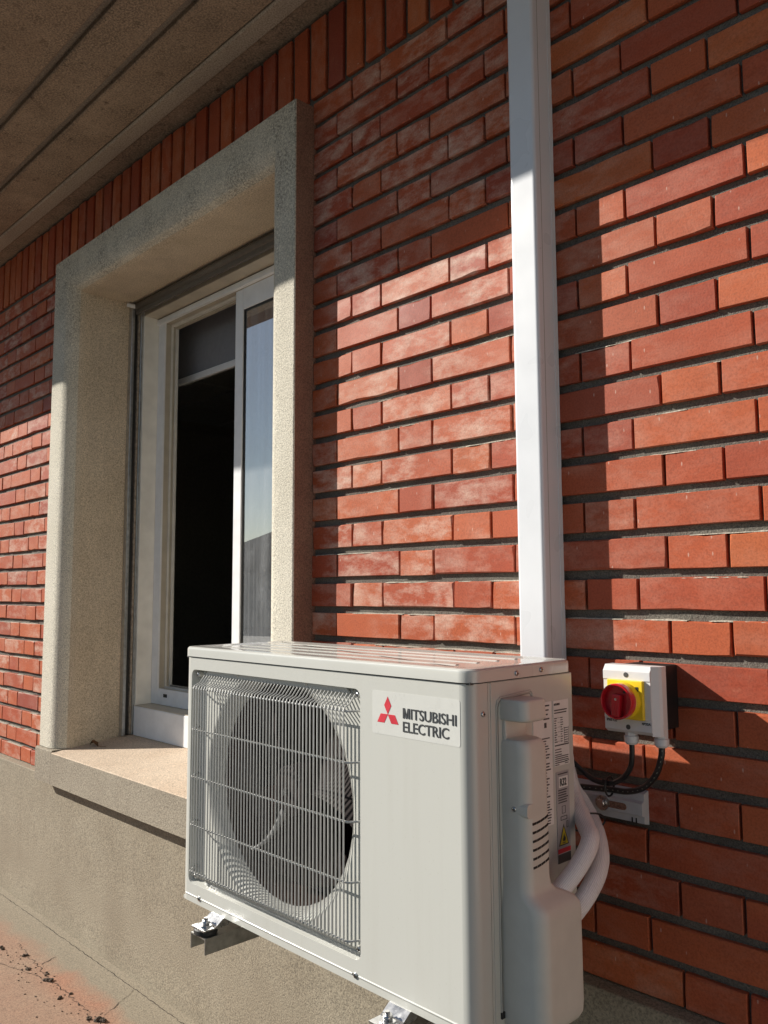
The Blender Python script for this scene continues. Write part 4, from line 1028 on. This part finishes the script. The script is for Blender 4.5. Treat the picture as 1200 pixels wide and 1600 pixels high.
for k in range(150):
    x, y = rd.uniform(-1.9, -0.6), rd.gauss(-0.245, 0.035); s = rd.uniform(0.001, 0.0035)
    if y > -0.19: y = rd.uniform(-0.075, -0.05)
    b2 = bmesh.new(); bmesh.ops.create_icosphere(b2, subdivisions=1, radius=s)
    for v in b2.verts: v.co = Vector((v.co.x*rd.uniform(.7, 1.3)+x, v.co.y*rd.uniform(.7, 1.3)+y, v.co.z*0.6+ZG+0.001))
    merge(bm, b2)
tag(put('dirt_grains', bm, 'dirt'), 'fine dark dirt grains scattered on the red terrace floor', 'dirt', kind='stuff')
# dry leaf on the sill
bm = bmesh.new(); NX, NY = 9, 5; gl_ = []
lx, ly, lz = -1.655, 0.062, -1.3645
for i in range(NX):
    s = i/(NX-1); wd = 0.021*math.sin(PI*min(1, s*1.05+0.02))**0.8+0.0006; r_ = []
    for j in range(NY):
        q = (j/(NY-1)-0.5)*2; r_.append(bm.verts.new((lx+(s-0.5)*0.062, ly+q*wd*0.55, lz+0.002+0.019*math.sin(PI*s)*(1-q*q*0.4)+0.0035*math.sin(7*s+2*q))))
    gl_.append(r_)
for i in range(NX-1):
    for j in range(NY-1): bm.faces.new((gl_[i][j], gl_[i+1][j], gl_[i+1][j+1], gl_[i][j+1]))
bmesh.ops.solidify(bm, geom=bm.faces[:], thickness=0.0008)
tube(bm, [(lx+0.03, ly, lz+0.003), (lx+0.05, ly+0.004, lz+0.002), (lx+0.068, ly+0.012, lz+0.003)], 0.0009, 5)
tag(put('dry_leaf', bm, 'leaf', smooth=60, loc=(lx, ly, lz)), 'curled dry brown leaf on the window sill beside the left jamb', 'leaf')

# ------------------------------------------------------------------ building across the yard, seen only as a dark reflection in the pane
hb = thing('neighbour_house', (-27, -20, -2.06), 'dark roofed building seen only as a reflection in the window pane', 'house')
def hx(bm):
    rot = Matrix.Rotation(R(35), 3, 'Z')
    for v in bm.verts:
        q = rot @ Vector((v.co.x, v.co.y, 0)); v.co = Vector((q.x-27, q.y-20, v.co.z-2.06))
    return bm
put('wall', hx(Bx(-5, 5, -4, 4, 0, 2.1)), 'house_wall', hb)
bm = bmesh.new(); prism(bm, [(-4.5, 2.0), (4.5, 2.0), (4.5, 2.12), (0, 3.9), (-4.5, 2.12)], 'x', -5.4, 5.4); put('roof', hx(bm), 'house_roof', hb)
for i in range(3): put('window', hx(Bx(-4+2.9*i, -2.9+2.9*i, 3.99, 4.03, 0.8, 1.8)), 'room_dark', hb)

# ------------------------------------------------------------------ render settings
scn.render.engine = 'CYCLES'
scn.render.resolution_x = 768; scn.render.resolution_y = 1024
scn.cycles.max_bounces = 7; scn.cycles.diffuse_bounces = 4
